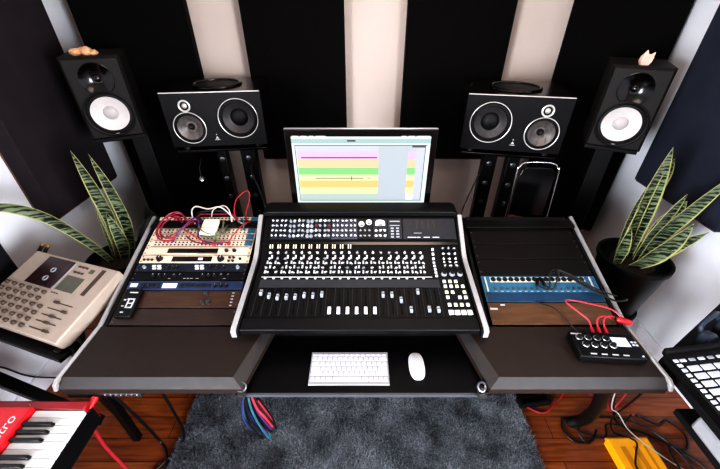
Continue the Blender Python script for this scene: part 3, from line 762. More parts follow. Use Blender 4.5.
# right rack
bl = ['lowest, just above the blue preamplifier','second from bottom','third from bottom','topmost']
for k in range(4):
    L0 = .231+k*.0835
    o = unit('blank_rack_panel',f'plain dark blank panel in the right rack, {bl[k]}','rack panel',RXC,L0,L0+.0832,'blank','blank panels in the right rack')
o = unit('rack_preamplifier','blue rack preamplifier with a row of round black sockets in the right rack','rack unit',RXC,.104,.229,'blue')
rbox(o,'lower_panel','blue_dk',-.235,.235,-.060,-.022,.003,.006)
rbox(o,'socket_strip','cream_bright',-.205,.195,.030,.054,.003,.005)
for i in range(16):
    x = -.192+i*.0249
    MB().lathe([(.0108,.005),(.0108,.0075),(.0085,.0078),(.0085,.006)],(x,.042,0),(0,0,1),16).build('socket','knob_black',o)
mb = MB()
for i in range(16): mb.lathe([(.0055,.003),(.0055,.0055)],(-.192+i*.0249,.0,0),(0,0,1),10)
mb.build('jack_row','steel',o)
mb = MB()
for i in range(16): mb.box(-.198+i*.0249,-.186+i*.0249,-.014,-.012,.003,.0034)
mb.box(-.228,-.222,-.015,.055,.003,.006).box(.214,.220,-.015,.055,.003,.006); mb.build('printed_marks','line_white',o)
o = unit('rack_shelf_panel','amber brown wood strip between the blue preamplifier and the right armrest','rack panel',RXC,.006,.102,'amber')
rbox(o,'label_sticker','line_white',-.235,-.205,.016,.024,.003,.0036); rbox(o,'label_sticker','line_white',-.19,-.172,.034,.040,.003,.0036)
# black leads plugged in the blue unit
for i,(x,dx) in enumerate(((.745,-.02),(.762,-.005))):
    a = rpos(x,.208,.008); b_ = rpos(x+dx,.170,.022)
    c = thing('patch_lead',f'short black lead plugged in the middle of the blue preamplifier, {"left" if i==0 else "right"} of the two','cable',a)
    MB().cyl((0,0,0),tuple(b_-a),.008,.006,10).build('plug','rubber',c)
    e = [rpos(x+dx,.170,.022)-a, rpos(x+.02,.150,.03)-a, rpos(x+.03+.02*i,.2,.05)-a, rpos(x+.06,.228,.05)-a, rpos(x+.13,.2,.035)-a, rpos(x+.2,.15,.025)-a, rpos(x+.25+.02*i,.12,.022)-a]
    MB().tube([tuple(k) for k in e],.0035).build('lead','c_blk',c)
tag(MB().tube([tuple(rpos(.80,.235,.01)),tuple(rpos(.84,.22,.035)),tuple(rpos(.93,.15,.03)),tuple(rpos(1.0,.09,.04)),(1.06,.99,.80),(1.12,1.08,.70),(1.14,1.1,.5),(1.14,1.1,.01)],.004).build('black_cable','c_blk'),'black cable running off the right rack over the silver rail','cable')
tag(MB().tube([tuple(rpos(.70,.10,.012)),tuple(rpos(.76,.07,.02)),(.79,.93,.765),(.80,.90,.762),(.81,.87,.758),(.82,.85,.757)],.003).build('black_cable','c_blk'),'thin black cable from the amber strip into the small mixer','cable')
# patch cables on left rack
def pc(label, pts, m, r=.0032, group='patch cables on the left rack'):
    P = [rpos(*p) for p in pts]; a = P[0]
    c = thing('patch_cable',label,'cable',a,(0,0,0),group)
    MB().tube([tuple(p-a) for p in P],r).build('cord',m,c)
    for p,q in ((P[0],P[1]),(P[-1],P[-2])):
        d = (q-p).normalized(); MB().cyl(tuple(p-a),tuple(p-a+d*.018),.0052,.0045,8).build('plug',m,c)
pc('red patch cable looping over the left end of the cream patch bays',[(-.88,.54,.006),(-.89,.545,.04),(-.925,.50,.05),(-.935,.44,.04),(-.91,.405,.028),(-.86,.40,.028),(-.83,.44,.04),(-.80,.50,.035),(-.785,.53,.006)],'c_red',.004)
pc('maroon patch cable looping just inside the red loop at left',[(-.855,.525,.006),(-.87,.535,.04),(-.91,.49,.048),(-.918,.44,.04),(-.895,.415,.032),(-.85,.415,.032),(-.82,.46,.04),(-.79,.515,.03),(-.765,.525,.006)],'c_mar',.004)
pc('pink patch cable arching along the top left patch bay',[(-.90,.545,.006),(-.89,.555,.035),(-.86,.555,.03),(-.83,.535,.006)],'c_pink',.0035)
pc('purple patch cable hanging in a diagonal from the top patch bay to bottom left',[(-.77,.54,.006),(-.785,.52,.045),(-.815,.46,.05),(-.84,.42,.035),(-.865,.41,.006)],'c_pur',.004)
pc('purple patch cable hanging left of the cream gadget',[(-.76,.53,.006),(-.757,.51,.045),(-.745,.45,.045),(-.73,.405,.035),(-.69,.39,.03),(-.63,.395,.006)],'c_pur',.0036)
pc('maroon patch cable hanging lowest across the cream panels',[(-.80,.43,.006),(-.79,.42,.03),(-.75,.385,.04),(-.69,.372,.04),(-.62,.385,.035),(-.60,.40,.006)],'c_mar',.0036)
pc('white patch cable arching high over the top patch bay',[(-.79,.51,.006),(-.80,.545,.055),(-.78,.565,.075),(-.72,.555,.07),(-.66,.56,.075),(-.61,.545,.006)],'c_wht',.0036)
pc('white patch cable crossing behind the cream gadget',[(-.72,.53,.006),(-.70,.555,.06),(-.655,.575,.07),(-.63,.565,.05),(-.62,.53,.006)],'c_wht',.003)
pc('olive patch cable looped under the cream gadget',[(-.755,.475,.006),(-.75,.455,.04),(-.72,.415,.045),(-.675,.405,.045),(-.635,.43,.04),(-.625,.48,.006)],'c_olive',.004)
pc('dark green patch cable looped left of the cream gadget',[(-.74,.50,.006),(-.745,.47,.05),(-.715,.43,.055),(-.67,.42,.05),(-.64,.45,.04),(-.63,.51,.006)],'c_olive',.0036)
pc('red patch cable standing up in a tall loop at right of the patch bays',[(-.60,.54,.006),(-.60,.555,.06),(-.575,.57,.12),(-.525,.575,.165),(-.505,.565,.165),(-.515,.56,.12),(-.545,.55,.05),(-.555,.54,.006)],'c_red',.003)
pc('red patch cable running from top right down to the lower window panel',[(-.53,.53,.006),(-.545,.50,.03),(-.58,.44,.03),(-.60,.40,.02),(-.605,.39,.006)],'c_red',.003)
pc('brown red patch cable lying along the top of the patch bays',[(-.79,.545,.006),(-.77,.555,.03),(-.70,.552,.035),(-.62,.555,.03),(-.595,.545,.006)],'c_mar',.004)
pc('pink patch cable in a short bow left of the cream gadget',[(-.735,.54,.006),(-.73,.53,.03),(-.715,.50,.035),(-.72,.47,.006)],'c_pink',.0034)
pc('grey patch cable in a short bow at the upper right patch bay',[(-.585,.525,.006),(-.58,.515,.03),(-.56,.50,.03),(-.545,.515,.006)],'c_gry',.0034)
pc('maroon patch cable in a wide loop under the red loop at left',[(-.84,.535,.006),(-.86,.55,.05),(-.90,.53,.06),(-.928,.47,.05),(-.92,.42,.04),(-.88,.408,.04),(-.84,.43,.045),(-.81,.48,.04),(-.80,.52,.006)],'c_mar',.0036)
pc('pink patch cable slanting across the middle of the cream panels',[(-.82,.47,.006),(-.80,.45,.035),(-.76,.42,.04),(-.71,.39,.035),(-.66,.385,.006)],'c_pink',.003)
pc('black patch cable lying along the topmost patch bay behind the loops',[(-.80,.555,.006),(-.77,.56,.04),(-.70,.562,.05),(-.64,.558,.04),(-.60,.55,.006)],'c_blk',.005)
pc('olive patch cable bowed right of the cream gadget',[(-.655,.52,.006),(-.64,.50,.05),(-.632,.45,.05),(-.65,.41,.04),(-.67,.395,.006)],'c_olive',.0034)
pc('teal patch cable in a short bow by the blue block at top right',[(-.575,.54,.006),(-.565,.53,.03),(-.55,.50,.03),(-.555,.48,.006)],'c_teal',.003)
wm = thing('cream_gadget','cream rounded box lying on the patch cables in the left rack','gadget',rpos(-.695,.462,.045),(RA,0,.0))
MB().box(-.036,.036,-.046,.046,-.012,.012).build('gadget_case','cream_bright',wm,bevel=.008,seg=3)
MB().box(-.03,.03,-.012,-.0105,.0122,.0128).build('case_seam','c_olive',wm)

# ------------------------------------------------------------------ small mixer on the right armrest
mx = thing('compact_mixer','small black mixer with chrome ringed knobs and white screen on the right armrest','mixer',(.872,.79,.745),(0,0,-.07))
MB().box(-.112,.112,-.055,.055,.004,.034).build('mixer_case','black',mx,bevel=.005)
for i in range(4):
    for r_ in range(2):
        x = -.085+i*.031+(.010 if r_==0 else 0); y = .008-.0+ (.018 if r_ else -.012)
        k = MB().lathe([(.0085,.034),(.0075,.046)],(x,y,0),(0,0,1),14).build('knob','knob_black',mx)
        MB().torus((x,y,.0352),(0,0,1),.0105,.0018,20,6).build('knob_ring','silver',k)
MB().box(.025,.080,-.005,.034,.034,.0352).build('lcd_screen','lcd',mx)
mb = MB()
for i in range(4): mb.box(-.075+i*.036,-.055+i*.036,-.045,-.040,.034,.0346)
mb.box(-.108,-.07,.040,.045,.034,.0346)
for i in range(2):
    for j in range(2): mb.box(.088+i*.011,.095+i*.011,.0+j*.012,.006+j*.012,.034,.037)
mb.build('printed_marks','line_white',mx)
MB().lathe([(.0035,.034),(.003,.037)],(.098,-.043,0),(0,0,1),10).build('power_led','line_white',mx)
for x in (-.1,.1):
    for y in (-.045,.045): MB().lathe([(.006,0),(.006,.005)],(x,y,0),(0,0,1),10).build('rubber_foot','rubber',mx)
for i,(x,ex) in enumerate(((.86,.80),(.885,.95),(.91,.99))):
    c = thing('red_lead',['red lead at left plugged in the back of the small mixer','red lead in the middle plugged in the back of the small mixer','red lead at right plugged in the back of the small mixer'][i],'cable',(x,.85,.767))
    MB().cyl((0,-.004,0),(.004,.022,.006),.0065,.005,10).build('plug','plug_red',c)
    if i == 0: pts = [(.004,.022,.006),(.0,.05,.02),(-.03,.09,.03),(-.05,.13,.035),(-.02,.14,.03),(.06,.115,.03),(.11,.09,.03),(.135,.06,.02)]
    else: pts = [(.004,.022,.006),(.004,.038,.018),(.02,.055,.026),(.05,.06,.024),(.085-.012*i,.058+.003*i,.012)]
    MB().tube(pts,.0031).build('cord','c_pink',c)
pr_ = thing('red_plug','chunky red plug body lying by the silver rail behind the small mixer','plug',(.985,.915,.762),(0,0,-.5))
MB().lathe([(.009,0),(.012,.006),(.012,.035),(.007,.05)],(0,0,.008),(1,0,.1),12).build('plug_body','plug_red',pr_)
MB().torus((.02,0,.01),(1,0,0),.0118,.002,14,6).build('plug_ring','c_red',pr_)

# ------------------------------------------------------------------ snake plants
def leaf(o, base, pts, w, edge=.12, twist=0., dark=False):
    P = spline([base]+pts, 7); n = len(P); mb = MB(); vs = []
    for i,p in enumerate(P):
        t = i/(n-1); d = (P[min(i+1,n-1)]-P[max(i-1,0)]).normalized()
        wd = 1.35*w*(.6+.9*t if t < .45 else (.955)*(1-((t-.45)/.55)**2.2)+.01)
        view = Vector((math.sin(twist),-math.cos(twist),.25)); side = d.cross(view); side = side.normalized() if side.length>1e-4 else Vector((1,0,0))
        nm = side.cross(d).normalized()
        for k,q in ((-1,.0),(-1+edge,.12),(-.35,.28),(.35,.28),(1-edge,.12),(1,0)):
            vs.append(p+side*wd*k-nm*wd*q)
    fs = []; ms = []
    for i in range(n-1):
        for k in range(5): fs.append((i*6+k,i*6+k+1,(i+1)*6+k+1,(i+1)*6+k)); ms.append(1 if k in (0,4) else 0)
    mb.add(vs,fs); mb.m = ms
    l = mb.build('leaf',['leaf_dark','leaf_dark'] if dark else ['leaf','leaf_edge'],o)
    s = l.modifiers.new('thick','SOLIDIFY'); s.thickness = .002
    return l
def pot(o, R, h):
    MB().lathe([(R*.70,0),(R*.74,.01),(R*.97,h-.02),(R*1.03,h-.018),(R*1.03,h),(R*.95,h),(R*.92,h-.03)],n=32).build('pot','pot',o)
    MB().lathe([(R*.92,h-.035),(R*.5,h-.028),(.001,h-.025)],n=24,caps=False).build('soil','soil',o)
pr = thing('snake_plant','snake plant with yellow edged upright leaves in black pot by the right wall','potted plant',(1.335,1.33,.44))
pot(pr,.155,.315)
def rel(o,p): return tuple(Vector(p)-o.location)
B = lambda x,y: rel(pr,(x,y,.72))
def lf(o,b,pts,w,**k): leaf(o,rel(o,b),[rel(o,p) for p in pts],w,**k)
zb=.72
lf(pr,(1.33,1.36,zb),[(1.31,1.36,.9),(1.30,1.37,1.1),(1.28,1.37,1.29)],.036)
lf(pr,(1.35,1.37,zb),[(1.34,1.38,.9),(1.33,1.385,1.08),(1.315,1.39,1.235)],.030,twist=.5)
lf(pr,(1.36,1.31,zb),[(1.38,1.30,.88),(1.43,1.28,1.05),(1.50,1.26,1.25)],.030)
lf(pr,(1.32,1.40,zb),[(1.33,1.42,.92),(1.35,1.42,1.12),(1.36,1.42,1.22)],.034)
lf(pr,(1.40,1.36,zb),[(1.42,1.36,.9),(1.45,1.35,1.05)],.032,twist=-.4)
lf(pr,(1.24,1.30,zb),[(1.225,1.29,.82),(1.205,1.29,.95)],.024)
lf(pr,(1.29,1.33,zb),[(1.275,1.36,.85),(1.28,1.38,1.03)],.030,twist=.7)
lf(pr,(1.38,1.30,zb),[(1.40,1.28,.78),(1.45,1.26,.87),(1.52,1.25,.95)],.026)
lf(pr,(1.30,1.28,zb),[(1.33,1.24,.80),(1.38,1.23,.90),(1.42,1.24,1.0)],.036)
lf(pr,(1.36,1.34,zb),[(1.36,1.33,.85),(1.38,1.32,1.0),(1.40,1.32,1.10)],.030,twist=.3)
st = thing('plant_stool','round black stool carrying the plant pot by the right wall','stool',(1.335,1.33,0))
MB().lathe([(.13,.41),(.13,.44)],n=28).build('stool_top','black',st,bevel=.004)
for k in range(4):
    t = PI/4+k*PI/2; MB().cyl((math.cos(t)*.15,math.sin(t)*.15,0),(math.cos(t)*.1,math.sin(t)*.1,.41),.012).build('leg','black',st)
pL = thing('snake_plant','snake plant in black pot on wooden crate, one leaf arching left over the recorder','potted plant',(-1.235,1.375,.52))
pot(pL,.13,.20)
zb=.69
lf(pL,(-1.23,1.40,zb),[(-1.22,1.42,.88),(-1.235,1.43,1.07),(-1.26,1.44,1.25)],.026)
lf(pL,(-1.19,1.42,zb),[(-1.165,1.44,.85),(-1.175,1.45,1.04),(-1.205,1.46,1.225)],.024)
lf(pL,(-1.25,1.36,zb),[(-1.30,1.34,.82),(-1.40,1.31,.98),(-1.52,1.28,1.055),(-1.66,1.24,1.05)],.022)
lf(pL,(-1.26,1.39,zb),[(-1.255,1.40,.8),(-1.25,1.41,.98)],.020,twist=-.6)
lf(pL,(-1.20,1.38,zb),[(-1.185,1.39,.80),(-1.20,1.40,.96)],.022,twist=.4)
lf(pL,(-1.16,1.42,zb),[(-1.10,1.46,.78),(-1.07,1.50,.86),(-1.08,1.50,.93)],.036,dark=True)
cr_ = thing('wooden_crate','brown wooden crate under the snake plant beside the left wall','crate',(-1.28,1.38,0))
MB().box(-.21,.25,-.17,.19,.0,.52).build('crate_body','crate',cr_,bevel=.004)
mb = MB()
for k in range(4): mb.box(-.212,.252,-.178,-.17,.02+k*.125,.125+k*.125)
mb.build('slat_front','crate',cr_,bevel=.003)

# ------------------------------------------------------------------ four track tape recorder on stand
A_ = Vector((-1.434,1.242,.85)); B_ = Vector((-1.009,1.107,.85)); C_ = Vector((-1.103,.803,.76))
ex = (B_-A_).normalized(); ey = (B_-C_); ey = (ey-ex*ey.dot(ex)).normalized(); ez = ex.cross(ey)
R_ = Matrix((ex,ey,ez)).transposed()
rec = thing('tape_recorder','beige four-track cassette recorder tilted on a stand at left','tape recorder',tuple(B_),R_.to_euler())
W_,D_ = .48,.33   # local x from -W..0 , y from -D..0
mb = MB().prism([(-D_,-.045),(-D_,0),(0,0),(0,-.075),(-D_+.02,-.06)],-W_,0,'x'); mb.build('recorder_case','beige',rec,bevel=.006)
def rp(name,m,x0,x1,y0,y1,z0=.0,z1=.0015,par=None,bevel=0): return MB().box(x0,x1,y0,y1,z0,z1).build(name,m,par or rec,bevel=bevel)
cd = rp('cassette_door','deck_dk',-.380,-.232,-.147,-.014,0,.004,None,.001)
for y in (-.070,-.111): MB().torus((-.297,y,.0045),(0,0,1),.010,.003,20,6).build('tape_hub','knob_grey',cd)
rp('door_trim','silver',-.228,-.221,-.147,-.018)
rp('counter_window','lcd_olive',-.212,-.120,-.143,-.074,0,.002)
rp('slot','slot',-.079,-.058,-.139,-.015,.0,.001)
for i in range(3):
    for j in range(2): MB().box(-.200+i*.020,-.188+i*.020,-.058+j*.028,-.050+j*.028,0,.004).build('small_button','slot',rec)
rp('mark','lcd_olive',-.132,-.108,-.045,-.025,0,.0006)
for i,(y,xk) in enumerate(((-.191,-.14),(-.218,-.072),(-.245,-.105),(-.271,-.105),(-.300,-.078))):
    MB().box(-.165,-.062,y-.0022,y+.0022,0,.0008).build('fader_slot','slot',rec)
    MB().box(xk-.014,xk+.010,y-.005,y+.005,.0008,.008).build('fader_cap','slot',rec,bevel=.001)
for c_ in range(7):
    for r_ in range(6):
        if c_ == 0 and r_ < 2 or c_ >= 5 and r_ > 4: continue
        MB().lathe([(.0085,0),(.008,.008),(.006,.012)],(-.197-c_*.0425,-.167-r_*.0275,0),(0,0,1),14).build('knob','slot',rec)
mb = MB()
for i in range(3): mb.box(-.215+i*.014,-.207+i*.014,-.160,-.155,0,.001)
mb.build('printed_marks','slot',rec)
std = thing('equipment_stand','black stand with crossed legs under the tape recorder','stand',(-1.25,.98,0))
def Wd(mb,o): mb.v=[tuple(Vector(v)-o.location) for v in mb.v]; return mb
sup = []
mb = MB()
for t in (.08,.86):
    p = B_+ex*(-W_*t)-ez*.084; q = p-ey*.345+ez*.018; mb.bar(tuple(p-Vector((0,0,.0))),tuple(q),.03,.02)
Wd(mb,std).build('cradle_bars','black',std,bevel=.003)
q0 = B_-ey*.345-ez*.075-ex*W_; q1 = B_-ey*.345-ez*.075
Wd(MB().bar(tuple(q0),tuple(q1),.05,.02),std).build('front_tray','black',std,bevel=.003)
pa = B_-ex*.035-ez*.1; pb = B_-ex*.41-ez*.1
fa = pa-ey*.30+ez*.012; fb = pb-ey*.30+ez*.012
for (p,q) in ((fa,(-1.10,.84,.0)),(pa,(-1.33,1.16,0)),(pb,(-1.5,1.1,0))):
    Wd(MB().bar(tuple(p),q,.032,.032),std).build('leg','black',std,bevel=.003)
Wd(MB().bar((-1.50,.80,.64),(-1.30,.90,.05),.045,.03).bar((-1.09,.80,.64),(-1.2,.92,.03),.03,.03),std).build('cross_brace','black',std,bevel=.003)
for i,t in enumerate((.80,.87)):
    p = A_+ex*(W_*(.0)) - ex*(0.03+.035*i) + ey*.002 - ez*.03
    j = thing('jack_plug',['gold tipped jack plug nearest the back corner of the tape recorder','gold tipped jack plug further left behind the tape recorder'][i],'plug',tuple(p))
    MB().cyl((0,0,0),tuple(ey*.03+ez*.012),.008,.008,10).build('plug_body','rubber',j); MB().cyl(tuple(ey*.03+ez*.012),tuple(ey*.042+ez*.016),.009,.007,10).build('plug_ring','gold',j)
tag(MB().box(-1.76,-1.62,.85,1.262,.66,1.12).build('wall_cabinet','case',bevel=.01),'black cabinet fixed to the left wall at the left edge of the photo','cabinet')
tag(MB().tube([(-1.75,.95,.40),(-1.75,1.02,.315),(-1.745,1.085,.14),(-1.6,1.14,.04),(-1.3,1.12,.02)],.004).build('drooping_cable','c_blk'),'thin black cable drooping along the left wall below the tape recorder','cable')

# ------------------------------------------------------------------ red stage keyboard
nd = thing('stage_keyboard','bright red stage keyboard with white and black keys at bottom left','keyboard',(-1.05,0,0))
mb = MB().box(-.30,.155,-.50,.632,.60,.672); mb.build('body','red_dk',nd,bevel=.006)
MB().box(-.30,.156,.600,.632,.66,.697).build('end_cheek','red_dk',nd,bevel=.006)
MB().box(-.30,.004,-.50,.600,.665,.718).build('control_panel','red',nd,bevel=.004)
MB().box(.0,.158,-.5,.60,.655,.672).build('key_bed','black',nd)
MB().box(.154,.160,-.5,.622,.598,.674).build('front_board','black',nd)
y = .597; pat = 'CBAGFED'
for k in range(40):
    MB().box(.006,.162,y-.0227,y-.0005,.68,.699).build('white_key','key_white',nd,bevel=.0015); 
    if pat[k%7] in 'BAGED' and y > -.3:
        # black key sits at the lower boundary of B,A,G,E,D
        yb = y-.0233
        MB().loft([[(.005,yb-.0062,z) if z<.705 else (.005,yb-.005,z) for z in (.69,)]+[(.005,yb+.0062,.69),(.104,yb+.0062,.69),(.104,yb-.0062,.69)],
                   [(.005,yb-.0048,.711),(.005,yb+.0048,.711),(.094,yb+.0048,.711),(.094,yb-.0048,.711)]]).build('black_key','key_black',nd,bevel=.001)
    y -= .0233
    if y < -.45: break
text_mesh('panel_lettering','electro',.043,'line_white',nd,(-.018,.442,.7185),(0,0,PI/2),.0004,.25)
MB().ball((-.03,.616,.697),.004).build('end_screw','gold',nd)
ns = thing('keyboard_stand','black stand holding the red stage keyboard','stand',(-1.12,.1,0))
for y in (-.4,.42):
    mb = MB().bar((-.18,y,.585),(.14,y,.02),.03,.03).bar((.14,y,.585),(-.18,y,.02),.03,.03).box(-.2,.16,y-.02,y+.02,.57,.598).box(-.2,.16,y-.02,y+.02,0,.025)
    mb.build('cross_leg','black',ns,bevel=.003)
au = thing('audio_interface','flat grey box with sockets fixed under the front edge of the left armrest','audio interface',(-.87,.67,.672))
MB().box(-.125,.125,-.012,.10,-.004,.024).build('interface_case','steel',au,bevel=.002)
for i in range(7): MB().lathe([(.007,0),(.007,.004)],(.0+i*.018,-.012,.010),(0,-1,0),12).build('socket','chrome',au)
rc = thing('red_cable','thick red cable hanging from the grey box under the left armrest','cable',(-.895,.652,.682))
MB().cyl((0,0,0),(-.004,-.035,-.012),.011,.008,12).build('plug','plug_red',rc)
MB().tube([(-.004,-.033,-.011),(-.03,-.045,-.05),(-.062,-.025,-.17),(-.066,-.03,-.28),(-.045,-.04,-.42),(-.03,-.05,-.56),(-.02,-.1,-.662)],.0065,9).build('cord','c_red',rc)

# ------------------------------------------------------------------ right: pad controller, lower keyboard, stand, headphones
pc_ = thing('pad_controller','black pad controller with rows of white pads at the right edge','pad controller',(1.038,.745,.755),(0,-.12,.05))
MB().box(0,.42,-.33,.0,0,.036).build('controller_case','black',pc_,bevel=.006)
MB().box(.004,.40,-.006,.012,.02,.05).build('rear_ridge','black_matte',pc_,bevel=.005)
for c_ in range(6):
    for r_ in range(7):
        MB().box(.030+c_*.0425,.066+c_*.0425,-.066-r_*.0270-.010,-.066-r_*.0270+.010,.036,.041).build('pad','pad',pc_,bevel=.002)
for r_ in range(11): MB().box(.006,.021,-.034-r_*.0178-.006,-.034-r_*.0178+.006,.036,.041).build('side_button','pad',pc_,bevel=.002)
for c_ in range(7): MB().box(.026+c_*.030,.046+c_*.030,-.040,-.029,.036,.040).build('top_button','pad' if c_%2==0 else 'knob_grey',pc_,bevel=.002)
for r_ in range(4): MB().lathe([(.006,.036),(.005,.046)],(.30+(r_%2)*.03,-.26-.012*(r_//2),0),(0,0,1),10).build('knob','knob_black',pc_)
tag(MB().box(1.105,1.6,.30,.60,.60,.665).build('silver_synthesizer','grey_plastic',bevel=.012),'pale grey instrument on the tier below the pad controller','synthesizer')
bt = thing('keyboard_stand','black two tier stand holding the pad controller at right','stand',(1.3,.6,0))
MB().prism([(-.235,.165),(.30,.49),(.40,.40),(.40,-.32),(-.235,-.32)],.705,.735).build('upper_tier','black_matte',bt,bevel=.004)
MB().box(-.19,.40,-.32,.06,.572,.598,0).build('lower_tier','black_matte',bt,bevel=.004)
for x,y in ((-.17,-.28),(.36,-.28),(.36,.3)): MB().box(x-.018,x+.018,y-.018,y+.018,0,.71).build('leg','black',bt,bevel=.003)
hp = thing('headphones','dark blue black headphones behind the pad controller at the right edge','headphones',(1.235,.825,.732),(0,0,.3))
MB().lathe([(.030,0),(.036,.008),(.036,.03),(.028,.04)],(0,0,.04),(0,-1,.3),20).build('ear_cup','navyblk',hp)
MB().lathe([(.030,0),(.036,.008),(.036,.03),(.028,.04)],(.12,.02,.04),(0,-1,.3),20).build('ear_cup','navyblk',hp)
MB().tube([(0,0,.05),(0,.02,.085),(.06,.03,.105),(.12,.04,.085),(.12,.02,.05)],.009).build('headband','navyblk',hp)

# ------------------------------------------------------------------ rug
rug = thing('shag_rug','dark grey shaggy rug on the floorboards in front of the desk','rug',(-.03,.60,0))
rx0,rx1,ry0,ry1 = -.86,.87,-.45,.62
MB().box(rx0,rx1,ry0,ry1,.0,.012).build('rug_base','rug',rug)
vs=[];fs=[]
rnd = random.Random(3)
def blades(n,y0,y1):
    for _ in range(n):
        x = rnd.uniform(rx0,rx1); y = rnd.uniform(y0,y1)
        cl_ = math.sin(x*9+math.sin(y*7)*2)*.5+math.sin(y*11+x*5)*.5
        a = rnd.uniform(0,2*PI); h = rnd.uniform(.012,.024); tx = rnd.gauss(0,.009)+cl_*.006; ty = rnd.gauss(0,.009)+cl_*.006
        dx = math.cos(a)*.0019; dy = math.sin(a)*.0019; o=len(vs)
        vs.extend([(x-dx,y-dy,.010),(x+dx,y+dy,.010),(x+tx,y+ty,.010+h)]); fs.append((o,o+1,o+2))
blades(52000,.0,ry1); blades(6000,ry0,.0)
mb = MB(); mb.v=vs; mb.f=fs; mb.m=[0]*len(fs)
pl = mb.build('rug_pile','rug',rug,smooth=False); pl['kind']='stuff'

# ------------------------------------------------------------------ cables and things on the floor
by = thing('yellow_case','yellow plastic organiser case lying on the floor at bottom right','case',(1.28,.72,0),(0,0,.02))
MB().box(-.098,.098,-.10,.10,.0,.05).build('case_body','yellow',by,bevel=.006)
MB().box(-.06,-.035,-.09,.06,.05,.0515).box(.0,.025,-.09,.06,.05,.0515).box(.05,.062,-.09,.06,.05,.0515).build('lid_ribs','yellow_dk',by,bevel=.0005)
MB().box(-.102,.102,.096,.104,.03,.046).build('hinge_bar','yellow_dk',by,bevel=.002)
lm = thing('cable_loom','thick black cable loom sagging from under the right armrest to the floor','cable loom',(1.20,.95,0))
MB().tube([(-.24,-.16,.62),(-.20,-.14,.45),(-.155,-.12,.28),(-.125,-.075,.11),(-.15,-.05,.035)],.026,12).build('sleeve','c_blk',lm)
MB().tube([(-.10,-.05,.03),(-.16,-.02,.02),(-.19,-.07,.012),(-.16,-.13,.01),(-.08,-.13,.012),(-.03,-.08,.02)],.0055).build('loose_lead','c_blk',lm)
MB().tube([(-.11,-.06,.05),(-.13,-.10,.03),(-.10,-.14,.012),(-.04,-.10,.012)],.0045).build('loose_lead','c_blk',lm)
tag(MB().tube([(1.02,.70,.70),(1.10,.78,.40),(1.19,.86,.15),(1.25,.86,.02),(1.30,.80,.06),(1.27,.75,.062),(1.235,.70,.062),(1.23,.66,.062)],.004).build('floor_cable','c_blk'),'black cable draped across the top of the yellow case','cable')
tag(MB().tube([(1.22,1.0,.40),(1.24,.93,.15),(1.3,.9,.02),(1.42,.85,.012),(1.55,.75,.012),(1.62,.62,.012),(1.66,.5,.012)],.0055).build('floor_cable','c_blk'),'black cable on the floor right of the yellow case','cable')
tag(MB().tube([(1.0,.80,.69),(1.03,.80,.50),(1.07,.80,.35),(1.12,.80,.30),(1.20,.77,.20),(1.41,.74,.03),(1.50,.68,.010),(1.58,.6,.01),(1.62,.5,.01)],.0027).build('white_cable','c_wht'),'thin white cable hanging from the right armrest to the floor','cable')
tag(MB().tube([(.86,1.0,.012),(.95,.96,.012),(1.05,1.02,.03),(1.15,1.08,.06),(1.3,1.02,.012),(1.45,1.0,.012)],.005).build('red_floor_cable','c_red'),'dull red cable lying on the floor under the right side of the desk','cable')
tag(MB().tube([(1.22,1.05,.30),(1.25,1.0,.15),(1.30,.97,.015),(1.38,1.02,.15),(1.42,1.08,.30)],.005).build('red_floor_cable','c_pink'),'pink red cable hanging in a vee behind the yellow case','cable')
tag(MB().tube([(1.02,.93,.012),(1.10,.86,.012),(1.2,.84,.012),(1.24,.9,.012),(1.32,.9,.014),(1.40,.95,.012)],.004).build('floor_cable','c_blk'),'black cable in a loose wave behind the yellow case','cable')
tag(MB().tube([(1.10,.92,.30),(1.16,.90,.12),(1.22,.94,.012),(1.34,.93,.012),(1.46,.86,.012),(1.52,.72,.012),(1.50,.6,.012)],.005).build('floor_cable','c_blk'),'black cable curling down from the thick loom toward the right wall','cable')
tag(MB().tube([(1.42,.95,.012),(1.50,.90,.012),(1.56,.92,.012),(1.60,.85,.012),(1.55,.78,.012),(1.48,.80,.02),(1.46,.70,.012),(1.43,.6,.012)],.0055).build('floor_cable','c_blk'),'black cable tangled on the floor nearest the right wall','cable')
ps = thing('power_strip','black power strip on the floorboards under the right armrest','power strip',(.92,1.02,0),(0,0,.15))
MB().box(-.09,.09,-.025,.025,0,.035).build('strip_body','black_matte',ps,bevel=.004)
MB().box(-.07,.07,-.012,.012,.035,.0365).build('socket_row','black_gloss',ps)
# left floor cables
tag(MB().tube([(-1.0,.78,.5),(-.98,.80,.25),(-.98,.82,.02),(-.93,.78,.012),(-.90,.70,.012),(-.93,.6,.012)],.006).build('floor_cable','c_blk'),'black cable dropping to the floor behind the red cable at left','cable')
tag(MB().tube([(-.82,.80,.66),(-.83,.82,.3),(-.86,.83,.03),(-.92,.72,.012),(-1.0,.62,.012)],.006).build('floor_cable','c_blk'),'black cable hanging under the left armrest beside the floorboards','cable')
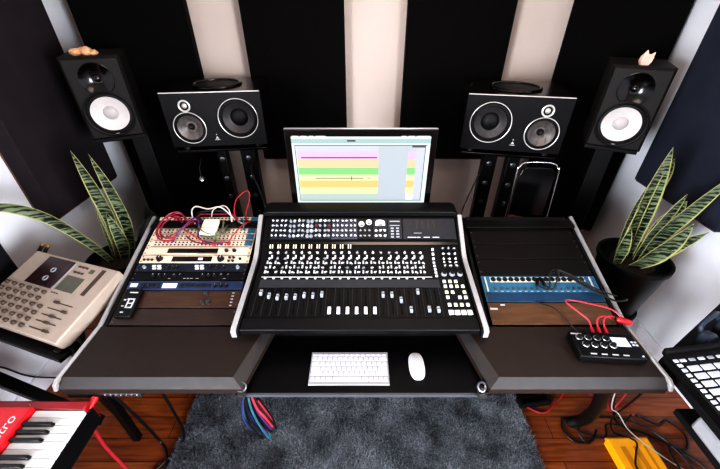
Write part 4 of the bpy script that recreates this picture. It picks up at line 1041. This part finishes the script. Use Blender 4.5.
# coloured bundle under the tray
hb = thing('patch_cable_bundle','bundle of iridescent purple and teal leads hanging below the tray at left','cable bundle',(-.385,.665,.66))
tw = [('c_teal',-.026,.0),('c_blue',-.014,.006),('c_mag',-.002,.0),('c_pur',.012,.004),('c_pink',.02,.0),('c_teal',.004,-.008),('c_blue',-.032,.002),('c_blk',.026,.006),('c_blk',-.006,.010),('c_blk',-.02,-.006),('c_blk',.008,.004),('c_blk',-.01,-.012)]
for i,(m,dx,dy) in enumerate(tw):
    L = -.19 - .025*((i*3)%4)
    MB().tube([(dx*.4,dy,.012),(dx,dy-.008,-.06),(dx*1.5+.012,dy-.012,L*.6),(dx*1.3+.03,dy-.004,L),(dx+.025,dy+.012,L*.8),(dx*.5+.005,dy+.018,-.05)],.0042).build('lead',m,hb)

# ------------------------------------------------------------------ camera
cam = bpy.data.cameras.new('camera'); cam.sensor_width = 36; cam.lens = 36*345/720; cam.shift_x = -1/720; cam.clip_start=.02
co = bpy.data.objects.new('camera',cam); COL.objects.link(co); co.location = (0,0,1.79); co.rotation_euler = (math.radians(90-34.3),0,0)
sc.camera = co
# ------------------------------------------------------------------ light
def area(name, loc, target, sx, sy, power, rgb):
    l = bpy.data.lights.new(name,'AREA'); l.shape='RECTANGLE'; l.size=sx; l.size_y=sy; l.energy=power; l.color=rgb
    o = bpy.data.objects.new(name,l); COL.objects.link(o); o.location=loc
    o.rotation_euler = (Vector(target)-Vector(loc)).to_track_quat('-Z','Y').to_euler(); return o
area('ceiling_light',(.3,1.0,2.66),(.3,1.25,0),.9,.6,24,(1,.82,.70))
area('window_light',(-.2,-2.2,1.5),(.0,1.2,.6),2.4,1.5,40,(.92,.95,1))
wl = area('wall_fill_left',(-1.72,-.9,1.35),(1.76,1.25,.75),1.3,1.2,190,(.88,.93,1)); wl.data.spread = 1.7  # added fill, aimed across the room to brighten the right wall
wr = area('wall_fill_right',(1.72,-.9,1.35),(-1.76,1.3,.7),1.3,1.2,170,(.90,.94,1)); wr.data.spread = 1.7  # added fill from the right side to light up the left wall
w = bpy.data.worlds.new('world'); sc.world = w; w.use_nodes = True
w.node_tree.nodes['Background'].inputs[0].default_value = (.7,.75,.85,1); w.node_tree.nodes['Background'].inputs[1].default_value = .1
sc.view_settings.view_transform = 'Standard'; sc.view_settings.look = 'High Contrast'; sc.view_settings.exposure = -1.02
